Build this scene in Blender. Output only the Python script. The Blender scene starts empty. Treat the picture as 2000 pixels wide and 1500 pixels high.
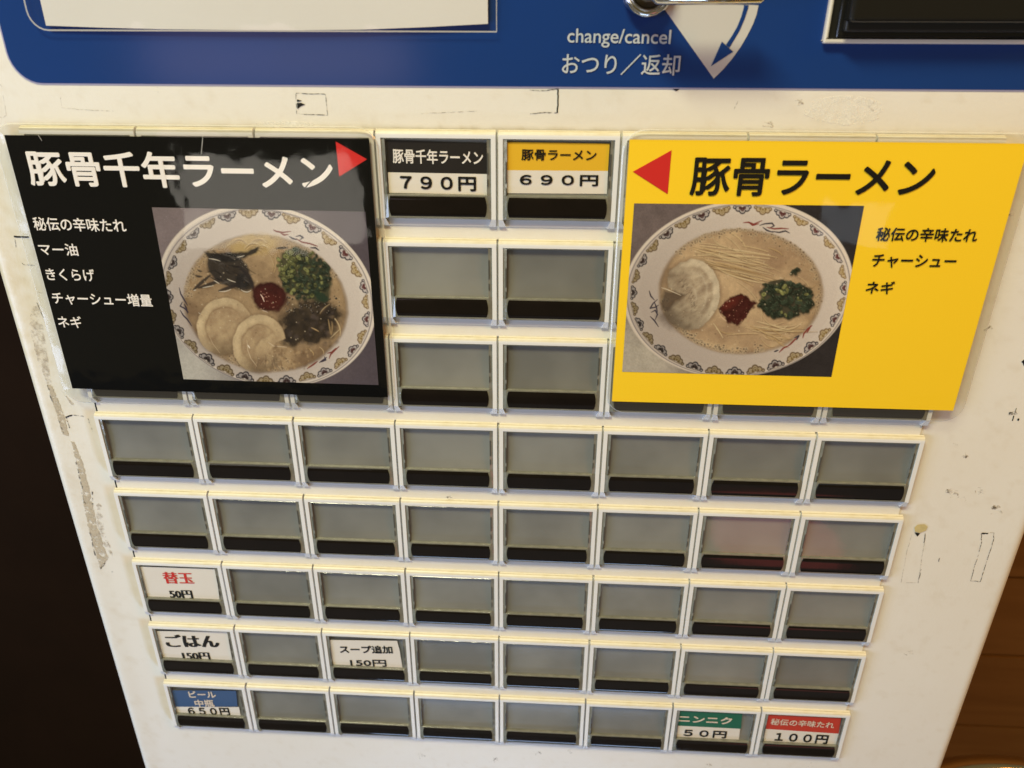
import bpy, bmesh, math, random
import numpy as np
from mathutils import Vector, Matrix
random.seed(7); RNG = np.random.default_rng(7)

# ------------------------------------------------------------------ units
# machine-face coordinates: u to the right, v downwards (one button column = 1), h out of the face
S = 0.04            # metres per button column
Z0 = 1.25           # height of the top row of buttons above the floor
RP = 0.8897         # row pitch
def W(u, v, h=0.0): return Vector((u * S, -h * S, Z0 - v * S))

# ------------------------------------------------------------------ camera
sc = bpy.context.scene
COL = sc.collection
CR = np.array([[0.99853267, -0.00434995, 0.05397771], [0.02628592, 0.91039898, -0.41289557], [-0.04734517, 0.41370856, 0.90917746]])
CC = np.array([0.45304974, -0.58082293, -6.22529622]); CF = 1426.4375
cd = bpy.data.cameras.new("camera"); cam = bpy.data.objects.new("camera", cd); COL.objects.link(cam)
cd.sensor_width = 36; cd.lens = CF / 2000 * 36; cd.clip_start = 0.01; cd.clip_end = 60
def g2b(a): return Vector((a[0], a[2], -a[1]))
rx, uy, bz = g2b(CR[0]), -g2b(CR[1]), -g2b(CR[2])
M = Matrix(((rx.x, uy.x, bz.x, 0), (rx.y, uy.y, bz.y, 0), (rx.z, uy.z, bz.z, 0), (0, 0, 0, 1)))
M.translation = W(CC[0], CC[1], -CC[2]); cam.matrix_world = M
cd.dof.use_dof = True; cd.dof.focus_distance = 0.28; cd.dof.aperture_fstop = 14
sc.camera = cam

# ------------------------------------------------------------------ world, lamps, exposure
wd = bpy.data.worlds.new("World"); sc.world = wd; wd.use_nodes = True
wb = wd.node_tree.nodes["Background"]; wb.inputs[0].default_value = (1.0, 0.76, 0.32, 1); wb.inputs[1].default_value = 0.14
sc.view_settings.view_transform = 'Standard'; sc.view_settings.look = 'None'
sc.view_settings.exposure = 0.0; sc.view_settings.gamma = 1.0
try:
    sc.cycles.transparent_max_bounces = 24; sc.cycles.max_bounces = 10
    sc.cycles.caustics_reflective = False; sc.cycles.caustics_refractive = False
except Exception: pass
def lamp(name, loc, target, sx, sy, power, col):
    l = bpy.data.lights.new(name, 'AREA'); l.shape = 'RECTANGLE'; l.size = sx; l.size_y = sy; l.energy = power; l.color = col
    o = bpy.data.objects.new(name, l); COL.objects.link(o); o.location = loc
    o.rotation_euler = (Vector(target) - Vector(loc)).to_track_quat('-Z', 'Y').to_euler()
    return o
lamp("ceiling_lamp", (-0.34, -0.66, 2.28), (0, 0, 1.12), 0.55, 0.14, 19.8, (1.0, 0.965, 0.63))
lamp("warm_lamp", (0.85, -0.45, 1.85), (0.18, 0, 1.05), 0.30, 0.24, 5.0, (1.0, 0.36, 0.04))
lamp("door_light", (-1.05, -0.55, 1.0), (-0.05, 0, 1.08), 0.5, 0.6, 8.6, (0.56, 0.68, 1.0))
lamp("low_cool_fill", (0.0, -0.27, 0.50), (0, 0, 0.96), 0.34, 0.08, 0.95, (0.48, 0.66, 1.0))  # added cool fill from below for the lower front; no such source visible
lamp("floor_bounce", (-0.05, -1.0, 0.12), (0, 0, 1.0), 2.8, 0.9, 1.3, (1.0, 1.0, 1.0))
lamp("black_card_glare_fill", (-0.455, -1.0, 1.04), (-0.12, 0, 1.2), 0.29, 0.16, 0.46, (1.0, 0.93, 0.80))  # added unseen lamp, placed to be mirrored as glare in the black card
lamp("blue_panel_glare_fill", (-0.415, -1.0, 1.262), (-0.12, 0, 1.26), 0.40, 0.078, 0.17, (1.0, 0.74, 0.86))  # unseen helper lamp: gives the blue panel its pinkish reflected band
lamp("yellow_card_glare_fill", (0.515, -1.0, 1.02), (0.2, 0, 1.15), 0.10, 0.055, 0.024, (0.70, 0.85, 1.0))  # added out of view for a bluish reflected streak on the yellow card
rl = lamp("red_glare_fill", (0.49, -1.0, 0.37), (0.1, 0, 1.0), 0.26, 0.15, 0.16, (1.0, 0.14, 0.12)); rl.data.shape = 'ELLIPSE'  # added lamp standing in for something red mirrored in the buttons

# ------------------------------------------------------------------ mapping photo pixels onto a plane of the machine face
def bp(px, py, h=0.0):
    d = np.array([(px - 1000) / CF, (py - 750) / CF, 1.0]) @ CR
    s = (-h - CC[2]) / d[2]; P = CC + s * d
    return float(P[0]), float(P[1])
def fw(u, v, h):
    P = np.stack([u - CC[0], v - CC[1], np.full_like(u, -h) - CC[2]], -1) @ CR.T
    return CF * P[..., 0] / P[..., 2] + 1000, CF * P[..., 1] / P[..., 2] + 750

# ------------------------------------------------------------------ materials
def lin(c):
    c = np.asarray(c, float) / 255.0
    return np.where(c <= 0.04045, c / 12.92, ((c + 0.055) / 1.055) ** 2.4)
MATS = {}
def mat(name, col, rough=0.5, spec=0.5, metal=0.0, coat=0.0, var=0.0, vscale=40.0, var_col=None, bump=0.0, bscale=200.0, attr=None, rvar=0.0):
    """Principled material with optional noise colour variation, bump, and a painted colour attribute"""
    m = bpy.data.materials.new(name); m.use_nodes = True; nt = m.node_tree; N = nt.nodes; L = nt.links
    b = N["Principled BSDF"]; b.inputs["Base Color"].default_value = (*col, 1)
    b.inputs["Roughness"].default_value = rough; b.inputs["Metallic"].default_value = metal
    b.inputs["Specular IOR Level"].default_value = spec; b.inputs["Coat Weight"].default_value = coat
    tc = N.new("ShaderNodeTexCoord")
    src = None
    if attr:
        a = N.new("ShaderNodeAttribute"); a.attribute_name = attr; src = a.outputs["Color"]
    if var > 0:
        n = N.new("ShaderNodeTexNoise"); n.inputs["Scale"].default_value = vscale; n.inputs["Detail"].default_value = 6; n.inputs["Roughness"].default_value = 0.62
        L.new(tc.outputs["Object"], n.inputs["Vector"])
        r = N.new("ShaderNodeMapRange"); r.inputs["From Min"].default_value = 0.38; r.inputs["From Max"].default_value = 0.68; r.inputs["To Max"].default_value = var
        L.new(n.outputs["Fac"], r.inputs["Value"])
        mx = N.new("ShaderNodeMix"); mx.data_type = 'RGBA'
        vc = var_col if var_col is not None else tuple(x * 0.55 for x in col)
        mx.inputs[6].default_value = (*col, 1); mx.inputs[7].default_value = (*vc, 1)
        L.new(r.outputs["Result"], mx.inputs[0])
        if src is not None: L.new(src, mx.inputs[6])
        src = mx.outputs[2]
    if src is not None: L.new(src, b.inputs["Base Color"])
    if bump > 0:
        n2 = N.new("ShaderNodeTexNoise"); n2.inputs["Scale"].default_value = bscale; n2.inputs["Detail"].default_value = 4
        L.new(tc.outputs["Object"], n2.inputs["Vector"])
        bm = N.new("ShaderNodeBump"); bm.inputs["Strength"].default_value = bump; bm.inputs["Distance"].default_value = 0.001
        L.new(n2.outputs["Fac"], bm.inputs["Height"]); L.new(bm.outputs["Normal"], b.inputs["Normal"])
        if rvar > 0:
            rr = N.new("ShaderNodeMapRange"); rr.inputs["To Min"].default_value = max(rough - rvar, 0.02); rr.inputs["To Max"].default_value = rough + rvar
            L.new(n2.outputs["Fac"], rr.inputs["Value"]); L.new(rr.outputs["Result"], b.inputs["Roughness"])
    MATS[name] = m
    return m
def clear(name, tint=(0.97, 0.97, 0.96), rough=0.03, cloud=0.0, cloud_col=(0.7, 0.7, 0.66), bump=0.0, bscale=20.0, fres=1.5):
    """thin clear plastic: see-through, glossy by Fresnel, optional milky part"""
    m = bpy.data.materials.new(name); m.use_nodes = True; nt = m.node_tree; N = nt.nodes; L = nt.links
    N.remove(N["Principled BSDF"]); out = N["Material Output"]
    t = N.new("ShaderNodeBsdfTransparent"); t.inputs[0].default_value = (*tint, 1)
    g = N.new("ShaderNodeBsdfGlossy"); g.inputs["Roughness"].default_value = rough
    f = N.new("ShaderNodeFresnel"); ge = N.new("ShaderNodeNewGeometry"); io = N.new("ShaderNodeMapRange")
    io.inputs["To Min"].default_value = fres; io.inputs["To Max"].default_value = 1 / fres      # same reflection from both sides of the sheet
    L.new(ge.outputs["Backfacing"], io.inputs["Value"]); L.new(io.outputs["Result"], f.inputs["IOR"])
    base = t.outputs[0]
    if cloud > 0:
        d = N.new("ShaderNodeBsdfDiffuse"); d.inputs[0].default_value = (*cloud_col, 1)
        m0 = N.new("ShaderNodeMixShader"); m0.inputs[0].default_value = cloud
        L.new(base, m0.inputs[1]); L.new(d.outputs[0], m0.inputs[2]); base = m0.outputs[0]
    mx = N.new("ShaderNodeMixShader"); L.new(f.outputs[0], mx.inputs[0]); L.new(base, mx.inputs[1]); L.new(g.outputs[0], mx.inputs[2])
    if bump > 0:
        tc = N.new("ShaderNodeTexCoord"); n2 = N.new("ShaderNodeTexNoise"); n2.inputs["Scale"].default_value = bscale; n2.inputs["Detail"].default_value = 3
        L.new(tc.outputs["Object"], n2.inputs["Vector"])
        bm = N.new("ShaderNodeBump"); bm.inputs["Strength"].default_value = bump; bm.inputs["Distance"].default_value = 0.002
        L.new(n2.outputs["Fac"], bm.inputs["Height"]); L.new(bm.outputs["Normal"], g.inputs["Normal"])
    L.new(mx.outputs[0], out.inputs[0]); MATS[name] = m
    return m
def speck(name, col, scale, lo, hi, rough=0.8, amount=1.0, dark=0.55):
    """dirt or residue with ragged see-through gaps"""
    m = bpy.data.materials.new(name); m.use_nodes = True; nt = m.node_tree; N = nt.nodes; L = nt.links
    b = N["Principled BSDF"]; b.inputs["Base Color"].default_value = (*col, 1); b.inputs["Roughness"].default_value = rough
    tc = N.new("ShaderNodeTexCoord"); n = N.new("ShaderNodeTexNoise"); n.inputs["Scale"].default_value = scale; n.inputs["Detail"].default_value = 8; n.inputs["Roughness"].default_value = 0.7
    L.new(tc.outputs["Object"], n.inputs["Vector"])
    r = N.new("ShaderNodeMapRange"); r.inputs["From Min"].default_value = lo; r.inputs["From Max"].default_value = hi; r.inputs["To Max"].default_value = amount
    L.new(n.outputs["Fac"], r.inputs["Value"]); L.new(r.outputs["Result"], b.inputs["Alpha"])
    v = N.new("ShaderNodeTexNoise"); v.inputs["Scale"].default_value = scale * 2.3; v.inputs["Detail"].default_value = 5
    L.new(tc.outputs["Object"], v.inputs["Vector"])
    mx = N.new("ShaderNodeMix"); mx.data_type = 'RGBA'; mx.inputs[6].default_value = (*[c * dark for c in col], 1); mx.inputs[7].default_value = (*[min(c * 1.25, 1) for c in col], 1)
    L.new(v.outputs["Fac"], mx.inputs[0]); L.new(mx.outputs[2], b.inputs["Base Color"])
    MATS[name] = m
    return m

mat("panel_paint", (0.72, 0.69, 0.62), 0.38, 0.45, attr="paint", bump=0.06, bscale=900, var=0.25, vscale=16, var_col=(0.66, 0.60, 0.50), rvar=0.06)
mat("frame_plastic", (0.715, 0.725, 0.735), 0.38, 0.5, bump=0.03, bscale=1500, var=0.3, vscale=60, var_col=(0.69, 0.685, 0.64))
mat("ledge_plastic", (0.66, 0.645, 0.565), 0.42, 0.5, bump=0.05, bscale=1500, var=0.8, vscale=110, var_col=(0.57, 0.53, 0.40))
mat("ledge_groove", (0.56, 0.52, 0.40), 0.6, 0.3, bump=0.05, bscale=1500, var=0.9, vscale=160, var_col=(0.40, 0.35, 0.22))
mat("strip_plastic", (0.76, 0.74, 0.68), 0.42, 0.45, bump=0.05, bscale=1200, var=0.25, vscale=90, var_col=(0.66, 0.60, 0.46))
mat("gap_black", (0.012, 0.011, 0.010), 0.8, 0.2)
mat("grey_plate", (0.205, 0.208, 0.196), 0.34, 0.5, bump=0.02, bscale=2500, var=0.2, vscale=30, var_col=(0.172, 0.176, 0.172))
def vary(name):
    """each button cover ages differently: brightness and cloudiness follow the object's random number"""
    m = MATS[name]; nt = m.node_tree; N = nt.nodes; L = nt.links; b = N["Principled BSDF"]; src = b.inputs["Base Color"].links[0].from_socket
    oi = N.new("ShaderNodeObjectInfo"); tc = N.new("ShaderNodeTexCoord"); ad = N.new("ShaderNodeVectorMath"); ad.operation = 'MULTIPLY_ADD'
    ad.inputs[1].default_value = (1, 1, 1); L.new(tc.outputs["Object"], ad.inputs[0]); L.new(oi.outputs["Location"], ad.inputs[2])
    n = N.new("ShaderNodeTexNoise"); n.inputs["Scale"].default_value = 32; n.inputs["Detail"].default_value = 3; L.new(ad.outputs[0], n.inputs["Vector"])
    sm = N.new("ShaderNodeMath"); sm.operation = 'ADD'; L.new(n.outputs["Fac"], sm.inputs[0])
    r0 = N.new("ShaderNodeMapRange"); r0.inputs["To Min"].default_value = -0.14; r0.inputs["To Max"].default_value = 0.14; L.new(oi.outputs["Random"], r0.inputs["Value"]); L.new(r0.outputs["Result"], sm.inputs[1])
    r = N.new("ShaderNodeMapRange"); r.inputs["From Min"].default_value = 0.3; r.inputs["From Max"].default_value = 0.75; r.inputs["To Min"].default_value = 0.82; r.inputs["To Max"].default_value = 1.30; L.new(sm.outputs[0], r.inputs["Value"])
    mx = N.new("ShaderNodeMix"); mx.data_type = 'RGBA'; mx.blend_type = 'MULTIPLY'; mx.inputs[0].default_value = 1.0
    L.new(src, mx.inputs[6]); L.new(r.outputs["Result"], mx.inputs[7]); L.new(mx.outputs[2], b.inputs["Base Color"])
vary("grey_plate")
mat("bar_black", (0.0065, 0.005, 0.0042), 0.10, 0.30, bump=0.02, bscale=300, var=0.3, vscale=60, var_col=(0.016, 0.011, 0.009))
mat("clear_block", (0.15, 0.148, 0.120), 0.18, 0.6, bump=0.04, bscale=800, var=0.5, vscale=160, var_col=(0.26, 0.255, 0.20))
mat("clear_edge", (0.16, 0.165, 0.145), 0.10, 0.8, bump=0.10, bscale=500, var=0.6, vscale=220, var_col=(0.30, 0.30, 0.27))
mat("tab_dark", (0.07, 0.072, 0.062), 0.3, 0.5)
clear("clear_cover", rough=0.06, bump=0.02, bscale=40)
clear("laminate", tint=(0.995, 0.995, 0.99), rough=0.04, bump=0.22, bscale=26)
clear("laminate_margin", tint=(0.93, 0.92, 0.88), rough=0.06, cloud=0.04, cloud_col=(0.62, 0.58, 0.48), bump=0.25, bscale=30)
clear("laminate_edge", tint=(0.8, 0.8, 0.78), rough=0.1, cloud=0.5, cloud_col=(0.75, 0.74, 0.70))
mat("blue_film", tuple(lin((19, 55, 118))), 0.16, 0.5, bump=0.02, bscale=60, var=0.15, vscale=20, var_col=tuple(lin((26, 50, 92))))
mat("blue_edge", tuple(lin((150, 146, 176))), 0.4)
mat("print_silver", tuple(lin((186, 190, 196))), 0.45, 0.4)
mat("sector_silver", tuple(lin((192, 191, 188))), 0.30, 0.5, var=0.25, vscale=30, var_col=tuple(lin((180, 178, 174))))
mat("paper_white", tuple(lin((214, 213, 212))), 0.7, 0.2, var=0.25, vscale=25, var_col=tuple(lin((204, 200, 196))), bump=0.03, bscale=700)
mat("print_black_sheet", tuple(lin((12, 13, 14))), 0.7, 0.02)
mat("print_yellow_sheet", tuple(lin((255, 213, 40))), 0.6, 0.2, var=0.12, vscale=12, var_col=tuple(lin((252, 206, 42))))
mat("ink_white", tuple(lin((238, 232, 228))), 0.6, 0.2)
mat("ink_black", tuple(lin((16, 15, 14))), 0.6, 0.2)
mat("ink_red", tuple(lin((208, 42, 38))), 0.6, 0.2)
mat("slip_black", tuple(lin((30, 26, 25))), 0.5, 0.3)
mat("slip_yellow", tuple(lin((232, 184, 44))), 0.6, 0.2)
mat("slip_blue", tuple(lin((60, 90, 134))), 0.6, 0.2)
mat("slip_green", tuple(lin((34, 104, 82))), 0.6, 0.2)
mat("slip_red", tuple(lin((196, 62, 46))), 0.6, 0.2)
mat("slip_text_light", tuple(lin((228, 214, 200))), 0.6, 0.2)
mat("slip_text_red", tuple(lin((206, 52, 46))), 0.6, 0.2)
mat("slip_white", tuple(lin((232, 226, 218))), 0.7, 0.2, var=0.15, vscale=120, var_col=tuple(lin((216, 208, 198))))
mat("photo_print", (0.5, 0.5, 0.5), 0.7, 0.03, attr="paint")
mat("chrome", (0.72, 0.70, 0.66), 0.10, 0.5, metal=1.0)
mat("chrome_dull", (0.62, 0.58, 0.52), 0.28, 0.5, metal=1.0)
mat("slot_rim", tuple(lin((222, 210, 196))), 0.35, 0.5)
mat("slot_black", (0.010, 0.0095, 0.0085), 0.14, 0.5)
mat("slot_inner", (0.016, 0.015, 0.013), 0.4, 0.4)
mat("ink_mark", (0.012, 0.011, 0.010), 0.7, 0.2)
speck("ink_ragged", (0.045, 0.036, 0.028), 800, 0.40, 0.56, amount=0.9)
speck("ink_faint", (0.16, 0.12, 0.08), 700, 0.42, 0.66, amount=0.6)
speck("residue", (0.50, 0.43, 0.32), 420, 0.38, 0.52, amount=0.9, dark=0.72)
speck("residue_thin", (0.42, 0.35, 0.26), 300, 0.46, 0.62, amount=0.5, dark=0.7)
speck("residue_dark", (0.07, 0.055, 0.04), 600, 0.48, 0.58, amount=0.8)
speck("scuff_white", (0.82, 0.81, 0.77), 160, 0.44, 0.62, amount=0.7, dark=0.95)
mat("tape_scrap", (0.60, 0.50, 0.24), 0.5, 0.3, var=0.4, vscale=300)
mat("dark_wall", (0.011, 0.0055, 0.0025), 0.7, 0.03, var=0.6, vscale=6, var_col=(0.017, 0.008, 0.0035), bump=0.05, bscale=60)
mat("seat_vinyl", (0.02, 0.015, 0.012), 0.35, 0.5)
mat("floor_tile", (0.16, 0.15, 0.14), 0.4, 0.4, var=0.4, vscale=5)
def wood(name, col, col2):
    m = bpy.data.materials.new(name); m.use_nodes = True; nt = m.node_tree; N = nt.nodes; L = nt.links; b = N["Principled BSDF"]
    b.inputs["Roughness"].default_value = 0.5; b.inputs["Specular IOR Level"].default_value = 0.15
    tc = N.new("ShaderNodeTexCoord"); mp = N.new("ShaderNodeMapping"); mp.inputs["Scale"].default_value = (3, 30, 34)
    oi = N.new("ShaderNodeObjectInfo"); ad = N.new("ShaderNodeVectorMath"); ad.operation = 'ADD'
    L.new(tc.outputs["Object"], ad.inputs[0]); L.new(oi.outputs["Random"], ad.inputs[1]); L.new(ad.outputs[0], mp.inputs[0])
    n = N.new("ShaderNodeTexNoise"); n.inputs["Scale"].default_value = 1.6; n.inputs["Detail"].default_value = 7; n.inputs["Distortion"].default_value = 0.6
    L.new(mp.outputs[0], n.inputs["Vector"])
    mx = N.new("ShaderNodeMix"); mx.data_type = 'RGBA'; mx.inputs[6].default_value = (*col, 1); mx.inputs[7].default_value = (*col2, 1)
    r = N.new("ShaderNodeMapRange"); r.inputs["From Min"].default_value = 0.35; r.inputs["From Max"].default_value = 0.65
    L.new(n.outputs["Fac"], r.inputs["Value"]); L.new(r.outputs["Result"], mx.inputs[0]); L.new(mx.outputs[2], b.inputs["Base Color"])
    MATS[name] = m
wood("plank_wood", (0.150, 0.062, 0.014), (0.185, 0.080, 0.020))

# ------------------------------------------------------------------ object helpers
def link(o, parent=None):
    COL.objects.link(o)
    if parent is not None: o.parent = parent
    return o
def thing(name, label, cat, loc=(0, 0, 0), group=None):
    o = bpy.data.objects.new(name, None); o.empty_display_size = 0.05; o.location = loc
    o["label"] = label; o["category"] = cat
    if group: o["group"] = group
    return link(o)
class MB:
    """collects quads and polygons, each with a material, into ONE mesh"""
    def __init__(s): s.v = []; s.f = []; s.m = []; s.names = []
    def mi(s, m):
        if m not in s.names: s.names.append(m)
        return s.names.index(m)
    def poly(s, pts, m):
        i = len(s.v); s.v += [tuple(p) for p in pts]; s.f.append(tuple(range(i, i + len(pts)))); s.m.append(s.mi(m))
    def box(s, a, b, m):
        (x0, y0, z0), (x1, y1, z1) = a, b
        c = [(x0, y0, z0), (x1, y0, z0), (x1, y1, z0), (x0, y1, z0), (x0, y0, z1), (x1, y0, z1), (x1, y1, z1), (x0, y1, z1)]
        for q in ((0, 1, 2, 3), (4, 5, 6, 7), (0, 1, 5, 4), (1, 2, 6, 5), (2, 3, 7, 6), (3, 0, 4, 7)): s.poly([c[k] for k in q], m)
    def mesh(s, name, recalc=True):
        me = bpy.data.meshes.new(name); me.from_pydata(s.v, [], s.f)
        for n in s.names: me.materials.append(MATS[n])
        me.polygons.foreach_set("material_index", s.m)
        bm = bmesh.new(); bm.from_mesh(me); bmesh.ops.remove_doubles(bm, verts=bm.verts, dist=1e-7)
        if recalc: bmesh.ops.recalc_face_normals(bm, faces=bm.faces)
        bm.to_mesh(me); bm.free(); me.update(); return me
    def obj(s, name, parent=None, smooth=False, recalc=True):
        me = s.mesh(name, recalc)
        if smooth: me.polygons.foreach_set("use_smooth", [True] * len(me.polygons))
        return link(bpy.data.objects.new(name, me), parent)
def uvh(pts): return [W(*p) for p in pts]
def pxp(pts, h): return [W(*bp(x, y, h), h) for x, y in pts]
def face_up(pts):
    """order a polygon so that it faces out of the machine (-Y)"""
    n = sum(((Vector(pts[i]).cross(Vector(pts[(i + 1) % len(pts)]))) for i in range(len(pts))), Vector())
    return pts if n.y < 0 else pts[::-1]
def ribbon(mb, pts, wid, h, m, taper=False):
    """flat stroke on the machine face through (u, v) points; wid in face units"""
    P = [np.array(p, float) for p in pts]; n = len(P); Lf = []; Rt = []
    for i in range(n):
        d = P[min(i + 1, n - 1)] - P[max(i - 1, 0)]; d /= (np.linalg.norm(d) + 1e-9); q = np.array([-d[1], d[0]])
        w = wid * 0.5 * ((0.35 + 0.65 * math.sin(math.pi * (i + 0.5) / n)) if taper else 1.0)
        Lf.append(P[i] + q * w); Rt.append(P[i] - q * w)
    for i in range(n - 1):
        mb.poly(face_up([W(*Lf[i], h), W(*Lf[i + 1], h), W(*Rt[i + 1], h), W(*Rt[i], h)]), m)

# lettering: text curve -> mesh, fitted to the ink box given by bottom-left, bottom-right, top-left
_cache = {}
def glyphs(txt, offset):
    k = (txt, offset)
    if k not in _cache:
        cu = bpy.data.curves.new("lettering", 'FONT'); cu.body = txt; cu.size = 1.0; cu.offset = offset; cu.resolution_u = 4; cu.fill_mode = 'FRONT'
        o = bpy.data.objects.new("lettering", cu); COL.objects.link(o); bpy.context.view_layer.update()
        dg = bpy.context.evaluated_depsgraph_get(); me = o.evaluated_get(dg).to_mesh()
        v = np.array([x.co[:2] for x in me.vertices]); f = [tuple(p.vertices) for p in me.polygons]
        o.evaluated_get(dg).to_mesh_clear(); bpy.data.objects.remove(o); bpy.data.curves.remove(cu)
        mn, mx = v.min(0), v.max(0); _cache[k] = ((v - mn) / (mx - mn), f)
    return _cache[k]
def text_into(mb, txt, bl, br, tl, h, m, offset=0.0, mincho=0.0, square=True):
    """adds flat lettering; bl, br, tl are photo pixels of the ink box"""
    v, f = glyphs(txt, 0.0)
    A, B, T = (np.array(bp(*p, h)) for p in (bl, br, tl))
    e1 = B - A
    e2 = T - A
    if square:
        p = np.array([e1[1], -e1[0]]) / np.linalg.norm(e1); e2 = p * abs(e2 @ p)
    wid = np.linalg.norm(e1)
    H = np.linalg.norm(e2); up = e2 / H; rt = e1 / wid
    sh = [(0.0, 0.0)]
    if mincho: sh = [((k / 4 - 0.5) * mincho, 0.0) for k in range(5)]
    elif offset > 0.0015: sh += [(offset * math.cos(k * math.pi / 4), offset * math.sin(k * math.pi / 4)) for k in range(8)]
    P0 = A + v[:, :1] * e1 + v[:, 1:] * e2
    for i, (sx, sy) in enumerate(sh):
        P = P0 + rt * sx * H + up * sy * H
        hh = h + i * 0.00035
        base = len(mb.v)
        mb.v += [tuple(W(x, y, hh)) for x, y in P]
        k = mb.mi(m)
        for q in f: mb.f.append(tuple(base + j for j in q)); mb.m.append(k)
def flatmesh(mb, name, parent):
    """flat print: no doubles removal, faces turned outwards"""
    me = bpy.data.meshes.new(name); me.from_pydata(mb.v, [], mb.f)
    for n in mb.names: me.materials.append(MATS[n])
    me.polygons.foreach_set("material_index", mb.m); me.update()
    return link(bpy.data.objects.new(name, me), parent)

# ------------------------------------------------------------------ painter for flat print and stains (numpy, on mesh vertices)
def sstep(d, w=1.0): return np.clip(0.5 - d / w, 0, 1)
def vnoise(X, Y, cell, seed):
    r = np.random.default_rng(seed); G = r.random((96, 96))
    x = X / cell; y = Y / cell; xi = np.floor(x).astype(int); yi = np.floor(y).astype(int); fx = x - xi; fy = y - yi
    fx = fx * fx * (3 - 2 * fx); fy = fy * fy * (3 - 2 * fy); g = lambda a, b: G[a % 96, b % 96]
    return (g(xi, yi) * (1 - fx) + g(xi + 1, yi) * fx) * (1 - fy) + (g(xi, yi + 1) * (1 - fx) + g(xi + 1, yi + 1) * fx) * fy
def fbm(X, Y, cell, seed, oct=4):
    t = 0; a = 1; s = 0
    for k in range(oct): t = t + a * vnoise(X + 37.7 * k, Y - 11.3 * k, cell / 2 ** k, seed + k); s += a; a *= 0.55
    return t / s
class Paint:
    def __init__(s, X, Y, px): s.X = X; s.Y = Y; s.px = px; s.C = np.zeros(X.shape + (3,))
    def fill(s, col): s.C[:] = lin(col)
    def blend(s, mask, col):
        c = lin(col) if not isinstance(col, np.ndarray) else col
        s.C += np.clip(mask, 0, 1)[..., None] * (c - s.C)
    def ell(s, cx, cy, a, b, rot=0, wob=0, seed=0, cell=14):
        t = math.radians(rot); x = s.X - cx; y = s.Y - cy
        p = x * math.cos(t) + y * math.sin(t); q = -x * math.sin(t) + y * math.cos(t)
        d = (np.sqrt((p / a) ** 2 + (q / b) ** 2) - 1) * min(a, b)
        if wob: d = d + wob * (2 * fbm(s.X, s.Y, cell, 50 + seed) - 1)
        return d
    def poly(s, pts, wob=0, seed=0, cell=12):
        P = np.array(pts, float); n = len(P); d = np.full(s.X.shape, 1e9); ins = np.zeros(s.X.shape, bool)
        for i in range(n):
            a = P[i]; b = P[(i + 1) % n]; e = b - a; w0 = s.X - a[0]; w1 = s.Y - a[1]
            t = np.clip((w0 * e[0] + w1 * e[1]) / (e @ e + 1e-9), 0, 1)
            d = np.minimum(d, np.hypot(w0 - t * e[0], w1 - t * e[1]))
            c = ((a[1] <= s.Y) != (b[1] <= s.Y))
            with np.errstate(divide='ignore', invalid='ignore'):
                xi = a[0] + (s.Y - a[1]) / (b[1] - a[1] + 1e-12) * e[0]
            ins ^= c & (s.X < xi)
        d = np.where(ins, -d, d)
        if wob: d = d + wob * (2 * fbm(s.X, s.Y, cell, 80 + seed) - 1)
        return d
    def stroke(s, pts, w, col, op=1.0, taper=True, soft=1.2):
        P = np.array(pts, float)
        x0, y0 = P.min(0) - w * 2 - 3; x1, y1 = P.max(0) + w * 2 + 3
        m = (s.X > x0) & (s.X < x1) & (s.Y > y0) & (s.Y < y1)
        if not m.any(): return
        X = s.X[m]; Y = s.Y[m]; best = np.full(X.shape, 1e9); n = len(P) - 1
        for i in range(n):
            a = P[i]; e = P[i + 1] - a; t = np.clip(((X - a[0]) * e[0] + (Y - a[1]) * e[1]) / (e @ e + 1e-9), 0, 1)
            ww = w * 0.5 * ((0.45 + 0.55 * np.sin(np.pi * np.clip((i + t) / n, 0.02, 0.98))) if taper else 1.0)
            best = np.minimum(best, np.hypot(X - a[0] - t * e[0], Y - a[1] - t * e[1]) - ww)
        k = sstep(best, soft) * op; c = lin(col); sub = s.C[m]; sub += k[:, None] * (c - sub); s.C[m] = sub
    def dot(s, cx, cy, r, col, op=1.0, ring=0, soft=1.2):
        m = (abs(s.X - cx) < r + 3) & (abs(s.Y - cy) < r + 3)
        if not m.any(): return
        d = np.hypot(s.X[m] - cx, s.Y[m] - cy) - r
        if ring: d = np.abs(d + ring / 2) - ring / 2
        k = sstep(d, soft) * op; c = lin(col); sub = s.C[m]; sub += k[:, None] * (c - sub); s.C[m] = sub
def curve(p0, p1, p2, n=9):
    t = np.linspace(0, 1, n)[:, None]; p0, p1, p2 = (np.array(p, float) for p in (p0, p1, p2))
    return (1 - t) ** 2 * p0 + 2 * t * (1 - t) * p1 + t * t * p2
def grid_print(name, corners_px, h, nx, ny, painter, parent, gain=1.0):
    """flat picture: a fine grid whose vertices carry the printed colours"""
    c = [np.array(bp(*p, h)) for p in corners_px]      # TL TR BR BL
    s_, t_ = np.meshgrid(np.linspace(0, 1, nx), np.linspace(0, 1, ny)); s = s_[..., None]; t = t_[..., None]
    P = (c[0] * (1 - s) + c[1] * s) * (1 - t) + (c[3] * (1 - s) + c[2] * s) * t
    X, Y = fw(P[..., 0], P[..., 1], h)
    pa = Paint(X, Y, 1.0); painter(pa)
    V = np.stack([P[..., 0] * S, np.full(X.shape, -h * S), Z0 - P[..., 1] * S], -1).reshape(-1, 3)
    I = np.arange(nx * ny).reshape(ny, nx); F = np.stack([I[:-1, :-1], I[1:, :-1], I[1:, 1:], I[:-1, 1:]], -1).reshape(-1, 4)
    return grid_mesh(name, V, F, np.clip(pa.C * gain * (0.93 + 0.14 * np.random.default_rng(3).random(pa.C.shape[:2] + (1,))), 0, 1).reshape(-1, 3), "photo_print", parent)
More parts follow.
